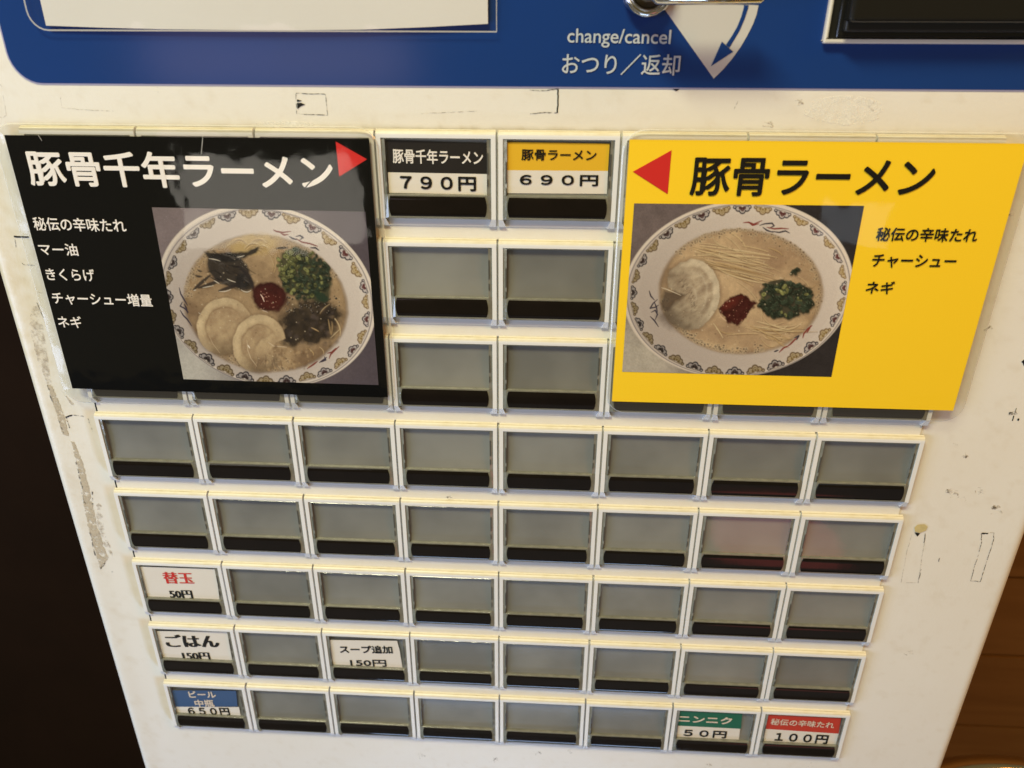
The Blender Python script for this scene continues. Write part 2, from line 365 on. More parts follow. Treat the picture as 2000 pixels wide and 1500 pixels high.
def grid_mesh(name, V, F, Ccol, m, parent, smooth=False):
    me = bpy.data.meshes.new(name); me.vertices.add(len(V)); me.vertices.foreach_set("co", V.astype(np.float32).ravel())
    me.loops.add(F.size); me.loops.foreach_set("vertex_index", F.astype(np.int32).ravel())
    me.polygons.add(len(F)); me.polygons.foreach_set("loop_start", np.arange(0, F.size, 4, dtype=np.int32))
    me.polygons.foreach_set("loop_total", np.full(len(F), 4, np.int32))
    if smooth: me.polygons.foreach_set("use_smooth", np.ones(len(F), bool))
    me.update(calc_edges=True); me.validate()
    a = me.color_attributes.new("paint", 'FLOAT_COLOR', 'POINT')
    a.data.foreach_set("color", np.c_[Ccol, np.ones(len(Ccol))].astype(np.float32).ravel())
    me.materials.append(MATS[m]); return link(bpy.data.objects.new(name, me), parent)

# ================================================================== SETTING
def struct(o): o["kind"] = "structure"; return o
WALL_Y = 0.32
fb = MB(); fb.box((-2.5, -2.5, -0.05), (2.5, WALL_Y + 0.1, 0.0), "floor_tile"); struct(fb.obj("floor"))
wl = bpy.data.objects.new("wood_wall", None); link(wl); struct(wl)
wbk = MB(); wbk.box((0.02, WALL_Y + 0.012, 0.0), (2.5, WALL_Y + 0.06, 2.4), "gap_black"); wbk.obj("wall_backing", wl)
pm = None
for i in range(25):
    z0 = 0.639 - 0.0955 * 6 + i * 0.0955
    if pm is None:
        b = MB(); b.box((0.0, 0.0, 0.0015), (2.46, 0.012, 0.094), "plank_wood"); me = b.mesh("plank")
        bm = bmesh.new(); bm.from_mesh(me); bmesh.ops.bevel(bm, geom=[e for e in bm.edges if abs(e.verts[0].co.x - e.verts[1].co.x) > 1 and e.verts[0].co.y < 0.001], offset=0.0025, segments=2, affect='EDGES'); bm.to_mesh(me); bm.free(); pm = me
    o = link(bpy.data.objects.new("plank", pm), wl); o.location = (0.03, WALL_Y + random.uniform(-0.001, 0.001), z0)
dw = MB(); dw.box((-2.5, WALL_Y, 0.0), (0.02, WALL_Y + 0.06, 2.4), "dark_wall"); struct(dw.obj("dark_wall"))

# bar stool beside the machine: only the chrome seat rim reaches the picture
st = thing("bar_stool", "bar stool with a chrome seat rim by the wood wall, lower right corner", "stool", (0.368, 0.012, 0))
def ring_mesh(name, R, r, z, m, parent, seg=72, ks=14):
    b = MB()
    for i in range(seg):
        for k in range(ks):
            q = []
            for (di, dk) in ((0, 0), (1, 0), (1, 1), (0, 1)):
                a = 2 * math.pi * (i + di) / seg; c = 2 * math.pi * (k + dk) / ks
                q.append(((R + r * math.cos(c)) * math.cos(a), (R + r * math.cos(c)) * math.sin(a), z + r * math.sin(c)))
            b.poly(q, m)
    return b.obj(name, parent, smooth=True)
def lathe(name, prof, m, parent, seg=48, axis='Z', loc=(0, 0, 0)):
    b = MB()
    for i in range(seg):
        a0 = 2 * math.pi * i / seg; a1 = 2 * math.pi * (i + 1) / seg
        for (r0, z0), (r1, z1) in zip(prof[:-1], prof[1:]):
            q = [(r0 * math.cos(a0), r0 * math.sin(a0), z0), (r0 * math.cos(a1), r0 * math.sin(a1), z0), (r1 * math.cos(a1), r1 * math.sin(a1), z1), (r1 * math.cos(a0), r1 * math.sin(a0), z1)]
            if axis == 'Y': q = [(x, -z, y) for x, y, z in q]
            if r0 < 1e-6: q = [q[0], q[2], q[3]]
            elif r1 < 1e-6: q = [q[0], q[1], q[2]]
            b.poly(q, m)
    o = b.obj(name, parent, smooth=True); o.location = loc; return o
ring_mesh("seat_rim", 0.142, 0.0105, 0.779, "chrome", st)
lathe("seat", [(0, 0.742), (0.1325, 0.742), (0.1325, 0.764), (0.12, 0.768), (0.06, 0.770), (0, 0.770)], "seat_vinyl", st)
lathe("column", [(0.0, 0.742), (0.022, 0.742), (0.022, 0.03), (0.0, 0.03)], "chrome", st, 24)
lathe("foot", [(0.0, 0.03), (0.05, 0.03), (0.15, 0.012), (0.15, 0.0), (0.0, 0.0)], "chrome", st, 36)

# ================================================================== TICKET MACHINE
tm = thing("ticket_machine", "white food ticket machine with grid of push buttons and blue upper panel", "ticket machine")
HP = -0.012                                             # level of the painted front
UL, UR = -4.62, 5.27                                     # outer sides of the cabinet
def paint_panel(U, V):
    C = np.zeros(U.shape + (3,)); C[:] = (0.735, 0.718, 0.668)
    def add(mask, col): C.__iadd__(np.clip(mask, 0, 1)[..., None] * (np.array(col) - C))
    n = fbm(U * 100, V * 100, 40, 3); n2 = fbm(U * 100, V * 100, 9, 9)
    add(0.5 * np.clip((V - 5.5) / 2.5, 0, 1), (0.72, 0.71, 0.70))  # lower front less yellow: cool light from below put into the paint colour
    # yellowed patches left of each row
    for r in range(8):
        y = (V - r * RP)
        e = 4.12 + 0.02 * (n - 0.5) - 0.10 * np.clip((y - 0.45) / 0.3, 0, 1) ** 2
        m = sstep(np.abs(y - 0.34) - 0.36, 0.06) * sstep(-(U + e), 0.03) * sstep(U + 3.95, 0.06)
        add(m * (0.45 + 0.35 * n2), (0.60, 0.49, 0.30))
    # grime on the left margin
    m = sstep(U + 4.20, 0.30) * np.exp(-((V - 1.3) / 1.5) ** 2)
    add(m * (0.50 + 1.0 * (n2 - 0.35)), (0.62, 0.53, 0.31))
    add(np.exp(-((U + 4.42) / 0.10) ** 2) * (0.12 + 0.5 * np.clip(n2 - 0.42, 0, 1)), (0.55, 0.47, 0.34))
    # dust line over the first row
    add(np.exp(-((V + 0.005) / 0.03) ** 2) * sstep(np.abs(U) - 4.0, 0.1) * (0.1 + 0.9 * np.clip(n2 - 0.3, 0, 1)), (0.42, 0.36, 0.22))
    add(np.clip(n2 - 0.60, 0, 1) * 0.9, (0.55, 0.48, 0.36))
    return C
def build_cabinet():
    R = 0.12; us = [(UL, -7.0), (UL, -3.0), (UL, -1.0)]
    for k in range(0, 7):
        a = math.pi / 2 * k / 6; us.append((UL + R - R * math.cos(a), HP - R + R * math.sin(a)))
    nf = 330
    for k in range(1, nf): us.append((UL + R + (UR - UL - 2 * R) * k / nf, HP))
    for k in range(0, 7):
        a = math.pi / 2 * (1 - k / 6); us.append((UR - R + R * math.cos(a), HP - R + R * math.sin(a)))
    us += [(UR, -1.0), (UR, -3.0), (UR, -7.0)]
    vs = np.r_[np.linspace(-5, -1.3, 6)[:-1], np.linspace(-1.3, 8.6, 340), np.linspace(8.6, 29.5, 12)[1:]]
    u = np.array([a for a, b in us]); h = np.array([b for a, b in us])
    U, V = np.meshgrid(u, vs); H = np.meshgrid(h, vs)[0]
    Vt = np.stack([U * S, -H * S, Z0 - V * S], -1).reshape(-1, 3)
    ny, nx = U.shape; I = np.arange(nx * ny).reshape(ny, nx)
    F = np.stack([I[:-1, :-1], I[1:, :-1], I[1:, 1:], I[:-1, 1:]], -1).reshape(-1, 4)
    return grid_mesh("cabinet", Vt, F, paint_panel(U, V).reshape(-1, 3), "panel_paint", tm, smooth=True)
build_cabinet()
b = MB(); zt = Z0 + 5 * S
b.box((UL * S, 0.004, zt), (UR * S, 0.28, zt + 0.006), "panel_paint"); b.obj("top_cover", tm)
b = MB(); b.box((UL * S, 0.276, 0.08), (UR * S, 0.282, zt), "gap_black"); b.obj("back_panel", tm)
b = MB(); b.box((UL * S + 0.02, 0.03, 0.0), (UR * S - 0.02, 0.26, 0.0695), "slot_inner"); b.obj("plinth", tm)

# mounting strips behind each row, with the dark joint at the left end
strip = None
for r in range(7):
    if strip is None:
        b = MB()
        b.box((-3.965 * S, -0.0 * S, -0.858 * S), (3.955 * S, 0.02 * S, 0.0), "strip_plastic")
        b.box((-3.985 * S, 0.006 * S, -0.86 * S), (-3.966 * S, 0.02 * S, 0.0), "gap_black")
        strip = b.mesh("mounting_strip")
    o = link(bpy.data.objects.new("mounting_strip", strip), tm); o.location = (0, 0, Z0 - (r * RP + 0.03) * S)

# ---- push buttons
HF = 0.047
def frame_mesh():
    b = MB(); m = "frame_plastic"; ld = "ledge_plastic"
    P = lambda x, y, h: (x * S, -h * S, -y * S)
    xo, xf, xi = 0.4955, 0.490, 0.452
    prof = [(-0.006, 0.0), (-0.001, 0.017), (0.004, 0.025), (0.014, 0.039), (0.028, 0.0455), (0.040, HF)]
    for k, ((y0, h0), (y1, h1)) in enumerate(zip(prof[:-1], prof[1:])): b.poly([P(-xf, y0, h0), P(xf, y0, h0), P(xf, y1, h1), P(-xf, y1, h1)], ("ledge_plastic", "ledge_groove", "ledge_plastic", "ledge_plastic", "frame_plastic")[k])
    yt, yb, ye = 0.060, 0.712, 0.776
    b.poly([P(-xf, 0.040, HF), P(xf, 0.040, HF), P(xi, yt, HF), P(-xi, yt, HF)], m)
    for s in (-1, 1):
        b.poly([P(s * xf, 0.040, HF), P(s * xi, yt, HF), P(s * xi, yb, HF), P(s * xf, yb, HF)], m)
        b.poly([P(s * xf, yb, HF), P(s * xi, yb, HF), P(s * 0.427, ye, 0.024), P(s * xf, ye, 0.024)], m)      # flared foot
        b.poly([P(s * xi, yb, HF), P(s * 0.427, ye, 0.024), P(s * 0.427, ye, 0.009), P(s * xi, yb, 0.004)], m)
        # outer side, slightly bevelled
        yy = [0.040, 0.30, ye]
        side = [(-0.006, 0.0), (-0.001, 0.017), (0.004, 0.025), (0.014, 0.039), (0.028, 0.0455), (0.040, HF), (yb, HF), (ye, 0.024), (ye, -0.004)]
        pts = [P(s * xf, y, h) for y, h in side]
        b.poly(pts, m)
        # inner wall of the opening
        b.poly([P(s * xi, yt, HF), P(s * xi, yb, HF), P(s * xi, yb, 0.002), P(s * xi, yt, 0.002)], m)
    b.poly([P(-xi, yt, HF), P(xi, yt, HF), P(xi, yt, 0.002), P(-xi, yt, 0.002)], m)
    b.poly([P(-xi, yb, 0.004), P(xi, yb, 0.004), P(xi, ye, 0.009), P(-xi, ye, 0.009)], m)        # set-back lower lip
    b.poly([P(-xf, ye, 0.0095), P(xf, ye, 0.0095), P(xf, ye + 0.002, -0.004), P(-xf, ye + 0.002, -0.004)], m)
    return b.mesh("button")
def plate_mesh():
    b = MB(); P = lambda x, y, h: (x * S, -h * S, -y * S)
    n = 12; ys = [0.0605 + (0.60 - 0.0605) * k / n for k in range(n + 1)]; hs = [0.004 + 0.036 * abs((k / n - 0.32) / 0.68) ** 2.0 for k in range(n + 1)]
    for k in range(n): b.poly([P(-0.45, ys[k], hs[k]), P(0.45, ys[k], hs[k]), P(0.45, ys[k + 1], hs[k + 1]), P(-0.45, ys[k + 1], hs[k + 1])], "grey_plate")
    return b.mesh("face_plate")
def cover_mesh():
    b = MB(); P = lambda x, y, h: (x * S, -h * S, -y * S)
    b.poly([P(-0.418, 0.068, 0.044), P(0.418, 0.068, 0.044), P(0.418, 0.506, 0.044), P(-0.418, 0.506, 0.044)], "clear_cover")
    for s in (-1, 1):
        x0, x1 = s * 0.4515, s * 0.419
        b.poly([P(x0, 0.061, 0.038), P(x1, 0.066, 0.0455), P(x1, 0.512, 0.0455), P(x0, 0.700, 0.038)], "clear_edge")
        b.poly([P(x1, 0.066, 0.0455), P(x1, 0.066, 0.005), P(x1, 0.512, 0.005), P(x1, 0.512, 0.0455)], "clear_edge")
        y0 = 0.17 if s > 0 else 0.24
        b.box((min(x1, x1 + s * 0.012) * S, -0.0472 * S, -(y0 + 0.17) * S), (max(x1, x1 + s * 0.012) * S, -0.0458 * S, -y0 * S), "tab_dark")
        b.box((min(x1, x1 + s * 0.010) * S, -0.0472 * S, -(y0 + 0.27) * S), (max(x1, x1 + s * 0.010) * S, -0.0458 * S, -(y0 + 0.21) * S), "tab_dark")
    b.poly([P(-0.4515, 0.061, 0.038), P(0.4515, 0.061, 0.038), P(0.419, 0.0675, 0.0455), P(-0.419, 0.0675, 0.0455)], "clear_edge")
    return b.mesh("clear_cover", recalc=False)
def block_mesh():
    b = MB(); P = lambda x, y, h: (x * S, -h * S, -y * S); m = "clear_block"
    b.poly([P(-0.42, 0.507, 0.016), P(0.42, 0.507, 0.016), P(0.42, 0.512, 0.055), P(-0.42, 0.512, 0.055)], "clear_edge")
    b.poly([P(-0.42, 0.512, 0.055), P(0.42, 0.512, 0.055), P(0.42, 0.699, 0.058), P(-0.42, 0.699, 0.058)], m)
    b.poly([P(-0.42, 0.699, 0.058), P(0.42, 0.699, 0.058), P(0.45, 0.711, 0.046), P(-0.45, 0.711, 0.046)], "clear_edge")
    b.poly([P(-0.45, 0.7115, 0.046), P(0.45, 0.7115, 0.046), P(0.45, 0.713, 0.008), P(-0.45, 0.713, 0.008)], "clear_edge")
    for s in (-1, 1): b.poly([P(s * 0.42, 0.512, 0.055), P(s * 0.42, 0.699, 0.058), P(s * 0.45, 0.711, 0.046), P(s * 0.45, 0.512, 0.046)], "clear_edge")
    return b.mesh("clear_block")
def bar_mesh():
    b = MB(); P = lambda x, y, h: (x * S, -h * S, -y * S)
    y0, y1 = 0.524, 0.689; ym = (y0 + y1) / 2; n = 10
    rows = []
    for k in range(n + 1):
        t = -1 + 2 * k / n; y = ym + t * (y1 - y0) / 2; xe = 0.413 - 0.015 * abs(t) ** 2.0
        h = 0.0585 + 0.006 * (1 - t ** 6); rows.append((y, xe, h))
    for (ya, xa, ha), (yb_, xb, hb) in zip(rows[:-1], rows[1:]):
        b.poly([P(-xa, ya, ha), P(xa, ya, ha), P(xb, yb_, hb), P(-xb, yb_, hb)], "bar_black")
        for s in (-1, 1): b.poly([P(s * xa, ya, ha), P(s * xb, yb_, hb), P(s * (xb + .002), yb_, 0.0565), P(s * (xa + .002), ya, 0.0565)], "bar_black")
    for (y, x, h) in (rows[0], rows[-1]): b.poly([P(-x, y, h), P(x, y, h), P(x, y, 0.0565), P(-x, y, 0.0565)], "bar_black")
    return b.mesh("bar")
meshes = [frame_mesh(), plate_mesh(), block_mesh(), bar_mesh(), cover_mesh()]
for k, me in enumerate(meshes):
    if k == 1: me.polygons.foreach_set("use_smooth", [True] * len(me.polygons))
    if k == 3: me.polygons.foreach_set("use_smooth", [True] * len(me.polygons)); me.set_sharp_from_angle(angle=math.radians(50)) if hasattr(me, "set_sharp_from_angle") else None
for r in range(8):
    for c in range(8):
        fo = link(bpy.data.objects.new("button", meshes[0]), tm)
        fo.location = W(c - 3.5 + random.uniform(-0.002, 0.002), r * RP + random.uniform(-0.003, 0.003), random.uniform(-0.002, 0.002))
        for n, me in zip(("face_plate", "lower_block", "black_bar", "clear_cover"), meshes[1:]):
            link(bpy.data.objects.new(n, me), fo)

# ---- blue upper panel, its print, return lever, bill slot
def rounded(u0, v0, u1, v1, R, n=8, corners=(1, 1, 1, 1)):
    """TL TR BR BL rounded rectangle, (u, v)"""
    out = []
    for (cx, cy, a0), on in zip(((u0 + R, v0 + R, 180), (u1 - R, v0 + R, 270), (u1 - R, v1 - R, 0), (u0 + R, v1 - R, 90)), corners):
        if not on: out.append((u0 if a0 in (180, 90) else u1, v0 if a0 in (180, 270) else v1)); continue
        for k in range(n + 1):
            a = math.radians(a0 + 90 * k / n); out.append((cx + R * math.cos(a), cy + R * math.sin(a)))
    return out
b = MB(); o1 = rounded(-3.968, -4.2, 5.0, -0.322, 0.24); b.poly(face_up(uvh([(u, v, HP + 0.004) for u, v in o1])), "blue_edge")
o2 = rounded(-3.955, -4.19, 4.99, -0.335, 0.23); b.poly(face_up(uvh([(u, v, HP + 0.007) for u, v in o2])), "blue_film")
bl = flatmesh(b, "blue_panel", tm); HB = HP + 0.010
b = MB(); text_into(b, "change/cancel", (1107.7, 91.5), (1308, 94.5), (1107.7, 55.5), HB, "print_silver", 0.010); flatmesh(b, "lettering", bl)
b = MB(); text_into(b, "おつり／返却", (1097.5, 144.8), (1326, 147.5), (1097.5, 104), HB, "print_silver", 0.010); flatmesh(b, "lettering", bl)
b = MB(); arc = [(1484, -6), (1481.6, 10.4), (1477.6, 28.8), (1470.4, 48), (1459, 70.4), (1446.4, 92), (1430.4, 114.4), (1412.8, 135.2)]
b.poly(face_up(pxp([(1281, -6)] + arc + [(1394, 153.6)], HB)), "sector_silver"); flatmesh(b, "return_sector", bl)
b = MB(); ina = [(1455, -6), (1454.7, 0), (1452.8, 14.4), (1448, 32), (1440, 52), (1430.4, 68.8), (1417.9, 87.5)]; oua = [(1465, -6), (1464, 0), (1460.8, 17.6), (1454.4, 36.8), (1444.8, 59.2), (1434.4, 76.8), (1424.8, 92.8)]
for i in range(len(ina) - 1): b.poly(face_up(pxp([ina[i], ina[i + 1], oua[i + 1], oua[i]], HB + 0.003)), "blue_film")
b.poly(face_up(pxp([(1409.9, 81.3), (1432, 101), (1388.8, 129.3)], HB + 0.003)), "blue_film"); flatmesh(b, "return_arrow", bl)

# return lever
ku, kv = bp(1270.5, -22, 0.15)
def sc_prof(p): return [(r * S, z * S) for r, z in p]
lever = lathe("return_lever", sc_prof([(0.0, 0.0), (0.185, 0.0), (0.190, 0.03), (0.182, 0.075), (0.160, 0.10), (0.132, 0.095), (0.120, 0.07), (0.112, 0.045), (0.0, 0.045)]), "chrome", tm, 64, 'Y', W(ku, kv, HB))
hub = lathe("hub", sc_prof([(0.0, 0.046), (0.080, 0.046), (0.080, 0.30), (0.07, 0.33), (0.0, 0.335)]), "chrome_dull", lever, 40, 'Y')
def bar_box(name, a, bq, r, m, parent, segs=12):
    """rounded bar between two points"""
    a = Vector(a); bq = Vector(bq); d = (bq - a); L = d.length; d.normalize(); q = d.to_track_quat('Z', 'Y'); mb = MB()
    prof = [(0, -r * 0.9), (r * 0.6, -r * 0.75), (r, -r * 0.2), (r, L + r * 0.2), (r * 0.6, L + r * 0.75), (0, L + r * 0.9)]
    for i in range(segs * 2):
        a0 = math.pi * i / segs; a1 = math.pi * (i + 1) / segs
        for (r0, z0), (r1, z1) in zip(prof[:-1], prof[1:]):
            pts = [a + q @ Vector((rr * math.cos(t), rr * math.sin(t), z)) for rr, z, t in ((r0, z0, a0), (r0, z0, a1), (r1, z1, a1), (r1, z1, a0))]
            if r0 == 0: pts = [pts[0], pts[2], pts[3]]
            elif r1 == 0: pts = pts[:3]
            mb.poly(pts, m)
    return mb.obj(name, parent, smooth=True)
kb = Vector(lever.location)
hx0, hz0 = bp(1290, -14, 0.36); hx1, hz1 = bp(1484, -14, 0.36)
bar_box("handle_bar", W(hx0, hz0, 0.33) - kb, W(hx1, hz1, 0.33) - kb, 0.075 * S, "chrome", lever)

# bill slot: pale rim, black recess, black mouth block
def rim_box(mb, u0, v0, u1, v1, w, h0, h1, m):
    for (a, c, e, g) in ((u0, v0, u1, v0 + w), (u0, v1 - w, u1, v1), (u0, v0 + w, u0 + w, v1 - w), (u1 - w, v0 + w, u1, v1 - w)):
        mb.box((a * S, -h1 * S, Z0 - g * S), (e * S, -h0 * S, Z0 - c * S), m)
su0, sv1 = bp(1608, 85, 0.04); su1 = su0 + 2.35; sv0 = sv1 - 1.55
b = MB(); rim_box(b, su0, sv0, su1, sv1, 0.030, HP, 0.045, "slot_rim"); slot = b.obj("bill_slot", tm)
bv = slot.modifiers.new("bevel", 'BEVEL'); bv.width = 0.0005; bv.segments = 2
b = MB(); b.box(((su0 + .03) * S, -0.006 * S, Z0 - (sv1 - .03) * S), ((su1 - .03) * S, 0.004 * S, Z0 - (sv0 + .03) * S), "slot_inner"); b.obj("recess", slot)
u0, v1 = bp(1640, 77, 0.05)
b = MB(); b.box((u0 * S - 0.0012, -0.05 * S, Z0 - (sv1 - .036) * S), ((su0 + 1.50) * S, -0.007 * S, Z0 - (sv0 + .04) * S), "slot_black"); o = b.obj("lower_bezel", slot)
bv = o.modifiers.new("bevel", 'BEVEL'); bv.width = 0.0008; bv.segments = 3
u0, v1 = bp(1660, 44, 0.20); u1, _ = bp(2060, 44, 0.2)
b = MB(); b.box((u0 * S, -0.20 * S, Z0 - v1 * S), (u1 * S, -0.051 * S, Z0 - (v1 - 0.62) * S), "slot_black"); o = b.obj("bill_mouth", slot)
bv = o.modifiers.new("bevel", 'BEVEL'); bv.width = 0.0013; bv.segments = 4
u0, v1 = bp(1650, 62, 0.12); u1, _ = bp(2040, 62, 0.12)
b = MB(); b.box((u0 * S, -0.12 * S, Z0 - v1 * S), (u1 * S, -0.051 * S, Z0 - (v1 - 0.09) * S), "slot_inner"); o = b.obj("mouth_step", slot)
bv = o.modifiers.new("bevel", 'BEVEL'); bv.width = 0.0008; bv.segments = 3

# ---- old sticker marks, residue and scuffs on the painted front: each one a part of the machine
HM = HP + 0.003
def jag(p, q, n, amp):
    p = np.array(p, float); q = np.array(q, float); out = []
    d = q - p; nrm = np.array([-d[1], d[0]]) / (np.hypot(*d) + 1e-9)
    for k in range(n + 1): out.append(tuple(p + d * k / n + nrm * RNG.uniform(-amp, amp)))
    return out
def mark(mb, pts, w, m, amp=0.6, n=5):
    line = sum([jag(a, c, n, amp)[:-1] for a, c in zip(pts[:-1], pts[1:])], []) + [pts[-1]]
    ribbon(mb, [bp(x, y, HM) for x, y in line], w, HM, m)
def marks(name, items, polys=(), stuff=False):
    mb = MB()
    for it in items: mark(mb, *it)
    for pts, m in polys: mb.poly(face_up(pxp(pts, HM + 0.001)), m)
    o = flatmesh(mb, name, tm)
    if stuff: o["kind"] = "stuff"
    return o
IR, IM, IF = "ink_ragged", "ink_mark", "ink_faint"
marks("sticker_mark", [([(578, 184), (579, 222), (640, 225), (635, 184), (578, 182)], 0.005, IR)], [([(580, 194), (590, 197), (580, 199)], IM), ([(580, 201), (588, 201), (596, 204), (586, 208), (581, 213)], IM)])
marks("sticker_mark", [([(1032, 176), (1068, 177), (1085, 174), (1089.5, 174), (1090, 196), (1088.5, 220), (1062, 220), (1036, 222)], 0.006, IR), ([(1089.5, 174), (1090, 196), (1088.5, 220)], 0.010, IM)])
marks("sticker_mark", [([(822, 222), (880, 219), (935, 217)], 0.005, IF)])
marks("sticker_mark", [([(118, 190), (121, 211), (160, 214), (222, 217)], 0.005, IF)])
marks("sticker_mark", [([(0, 164), (4, 170), (12, 225), (6, 230), (0, 229)], 0.004, IF)])
marks("paint_chip", [], [([(1313, 173.5), (1328, 173.5), (1321, 178)], IM)])
marks("scratch", [([(1434, 213), (1441, 197)], 0.007, IF)])
marks("scratch", [([(1696, 206), (1706, 217)], 0.010, IF)])
marks("scratch", [([(1833, 1097), (1835, 1090)], 0.007, IR)])
marks("sticker_mark", [([(27, 462), (56, 463)], 0.015, IM), ([(28, 463), (31, 483)], 0.005, IR)])
marks("sticker_mark", [([(43, 514), (46, 517), (68, 518)], 0.005, IR)])
marks("sticker_mark", [([(74, 571), (84, 572)], 0.005, IF), ([(72, 590), (84, 620), (87, 621)], 0.007, IR)])
marks("sticker_mark", [([(136, 836), (130, 818), (128, 815), (140, 811), (157, 812), (166, 814)], 0.008, IR), ([(128, 815), (140, 811)], 0.014, IM), ([(172, 816), (176, 830), (181, 843)], 0.009, "residue_dark")])
marks("sticker_mark", [([(1807, 1042), (1805, 1062), (1793, 1138), (1760, 1138), (1772, 1075), (1781, 1044)], 0.005, IF, 0.5), ([(1793, 1139), (1799, 1112)], 0.007, IR), ([(1805, 1060), (1807, 1041)], 0.009, IR)], [([(1786, 1040), (1797, 1042), (1792, 1048)], IM)])
marks("sticker_mark", [([(1917, 1041), (1942, 1041), (1938, 1066), (1915, 1136), (1896, 1135), (1917, 1060), (1916, 1042)], 0.007, IR, 1.0), ([(1917, 1042), (1930, 1042)], 0.012, IM)])
marks("paint_chip", [([(1998, 704), (2006, 716)], 0.03, IM)])
marks("paint_chip", [([(1970, 808), (1986, 806)], 0.03, IR, 1.5), ([(1980, 812), (1977, 822)], 0.009, IM), ([(1988, 818), (1990, 821)], 0.016, IM), ([(1985, 797), (1982, 805)], 0.005, IM)])
sp = []
for (x, y, w) in ((1850, 960, .05), (1862, 964, .03), (1876, 976, .03), (1914, 958, .04), (1940, 990, .05), (1945, 1000, .04), (1776, 1277, .02), (1860, 868, .02), (1880, 890, .03), (822, 1475, .012), (965, 1482, .02), (1048, 1470, .02), (1108, 1468, .014), (1580, 1494, .02), (1380, 1493, .02), (300, 178, .012), (1560, 200, .012), (1500, 240, .014), (1950, 300, .012), (1970, 420, .012), (1930, 640, .014)):
    sp.append(([(x, y), (x + 5, y + RNG.uniform(-3, 3)), (x + 9, y + 3)], w, "residue_thin", 1.5))
    for _ in range(3): sp.append(([(x + RNG.uniform(-12, 12), y + RNG.uniform(-8, 8)), (x + RNG.uniform(-12, 12), y + RNG.uniform(-8, 8))], 0.006, "residue_thin", 1))
marks("dirt_specks", sp, stuff=True)
# torn tape residue down the left margin
def ragged(name, Lf, Rt, m, n=14, amp=1.1, extra=()):
    """strip between two pixel outlines with torn edges"""
    mb = MB()
    Lp = sum([jag(a, c, n, amp)[:-1] for a, c in zip(Lf[:-1], Lf[1:])], []) + [Lf[-1]]
    Rp = sum([jag(a, c, n, amp)[:-1] for a, c in zip(Rt[:-1], Rt[1:])], []) + [Rt[-1]]
    for i in range(min(len(Lp), len(Rp)) - 1): mb.poly(face_up(pxp([Lp[i], Lp[i + 1], Rp[i + 1], Rp[i]], HM)), m)
    for a, c in extra: mark(mb, [a, c], 0.014, "residue_dark", 1.2)
    return flatmesh(mb, name, tm)
ragged("tape_residue", [(92, 752), (104, 790), (114, 820), (122, 848)], [(101, 755), (112, 778), (126, 815), (134, 852)], "residue", extra=(((92, 752), (104, 790)), ((114, 820), (125, 850))))
ragged("tape_residue", [(60, 600), (58, 640), (72, 700), (92, 752)], [(74, 596), (84, 640), (92, 690), (101, 755)], "residue_thin")
ragged("tape_residue", [(138, 862), (150, 905), (160, 950), (163, 985), (172, 1030), (190, 1092), (195, 1110)], [(144, 864), (161, 903), (173, 950), (180, 985), (190, 1030), (204, 1072), (212, 1090)], "residue", extra=(((147, 900), (160, 950)), ((160, 950), (163, 990)), ((181, 985), (180, 960)), ((176, 1040), (186, 1085)), ((162, 976), (168, 985)), ((196, 1112), (206, 1098)), ((212, 1118), (222, 1116))))
ragged("tape_residue", [(190, 980), (188, 1020), (200, 1060)], [(197, 985), (205, 1040), (222, 1092)], "residue_thin", amp=2)
ragged("tape_residue", [(118, 760), (138, 790), (140, 800)], [(126, 772), (145, 788), (146, 796)], "residue_thin", amp=1)
mb = MB(); mb.poly(face_up(pxp([(1786, 1030), (1792, 1025), (1805, 1024), (1812, 1029), (1808, 1037), (1796, 1041), (1787, 1038)], HM + 0.004)), "tape_scrap"); flatmesh(mb, "tape_scrap", tm)
def blob(cx, cy, rx_, ry_, m, n=20):
    mb = MB(); mb.poly(face_up(pxp([(cx + rx_ * math.cos(t) * RNG.uniform(.85, 1.1), cy + ry_ * math.sin(t) * RNG.uniform(.85, 1.1)) for t in np.linspace(0, 2 * math.pi, n, endpoint=False)], HM)), m); flatmesh(mb, "scuff_patch", tm)
blob(1650, 216, 78, 28, "scuff_white"); blob(560, 243, 62, 6, "scuff_white")
mb = MB(); mb.poly(face_up(pxp([(868, 972), (874, 969), (880, 968), (884, 972), (876, 974)], 0.032)), "residue_dark"); flatmesh(mb, "food_stain", tm)

# ================================================================== PRICE SLIPS inside the button windows
HS = 0.027
def slip(label, rects, texts, bowed=0.0):
    xs = [bp(*p, HS) for p in rects[0][0]]; root = Vector(W(*xs[0], HS))
    o = None; b = MB()
    for px, m in rects: 
        b.poly(face_up(pxp(px, HS)), m)
    for t, bl_, br_, tl_, m, off, mi in texts: text_into(b, t, bl_, br_, tl_, HS + 0.0025, m, off, mi)
    o = flatmesh(b, "price_slip", None); o["label"] = label; o["category"] = "price slip"; o["group"] = "printed price slips in the button windows"
    return o
slip("black and white price slip reading 790円, left button of the top row",
     [([(754.7, 274), (951.5, 280), (951, 340), (757.5, 336.5)], "slip_black"), ([(757.5, 336.5), (951, 340), (951, 380.5), (760, 376.5)], "slip_white")],
     [("豚骨千年ラーメン", (768, 318), (943, 322), (768, 290.7), "ink_white", 0.02, 0), ("７９０円", (783.2, 369.5), (929, 372.8), (783.2, 343.5), "ink_black", 0.04, 0)])
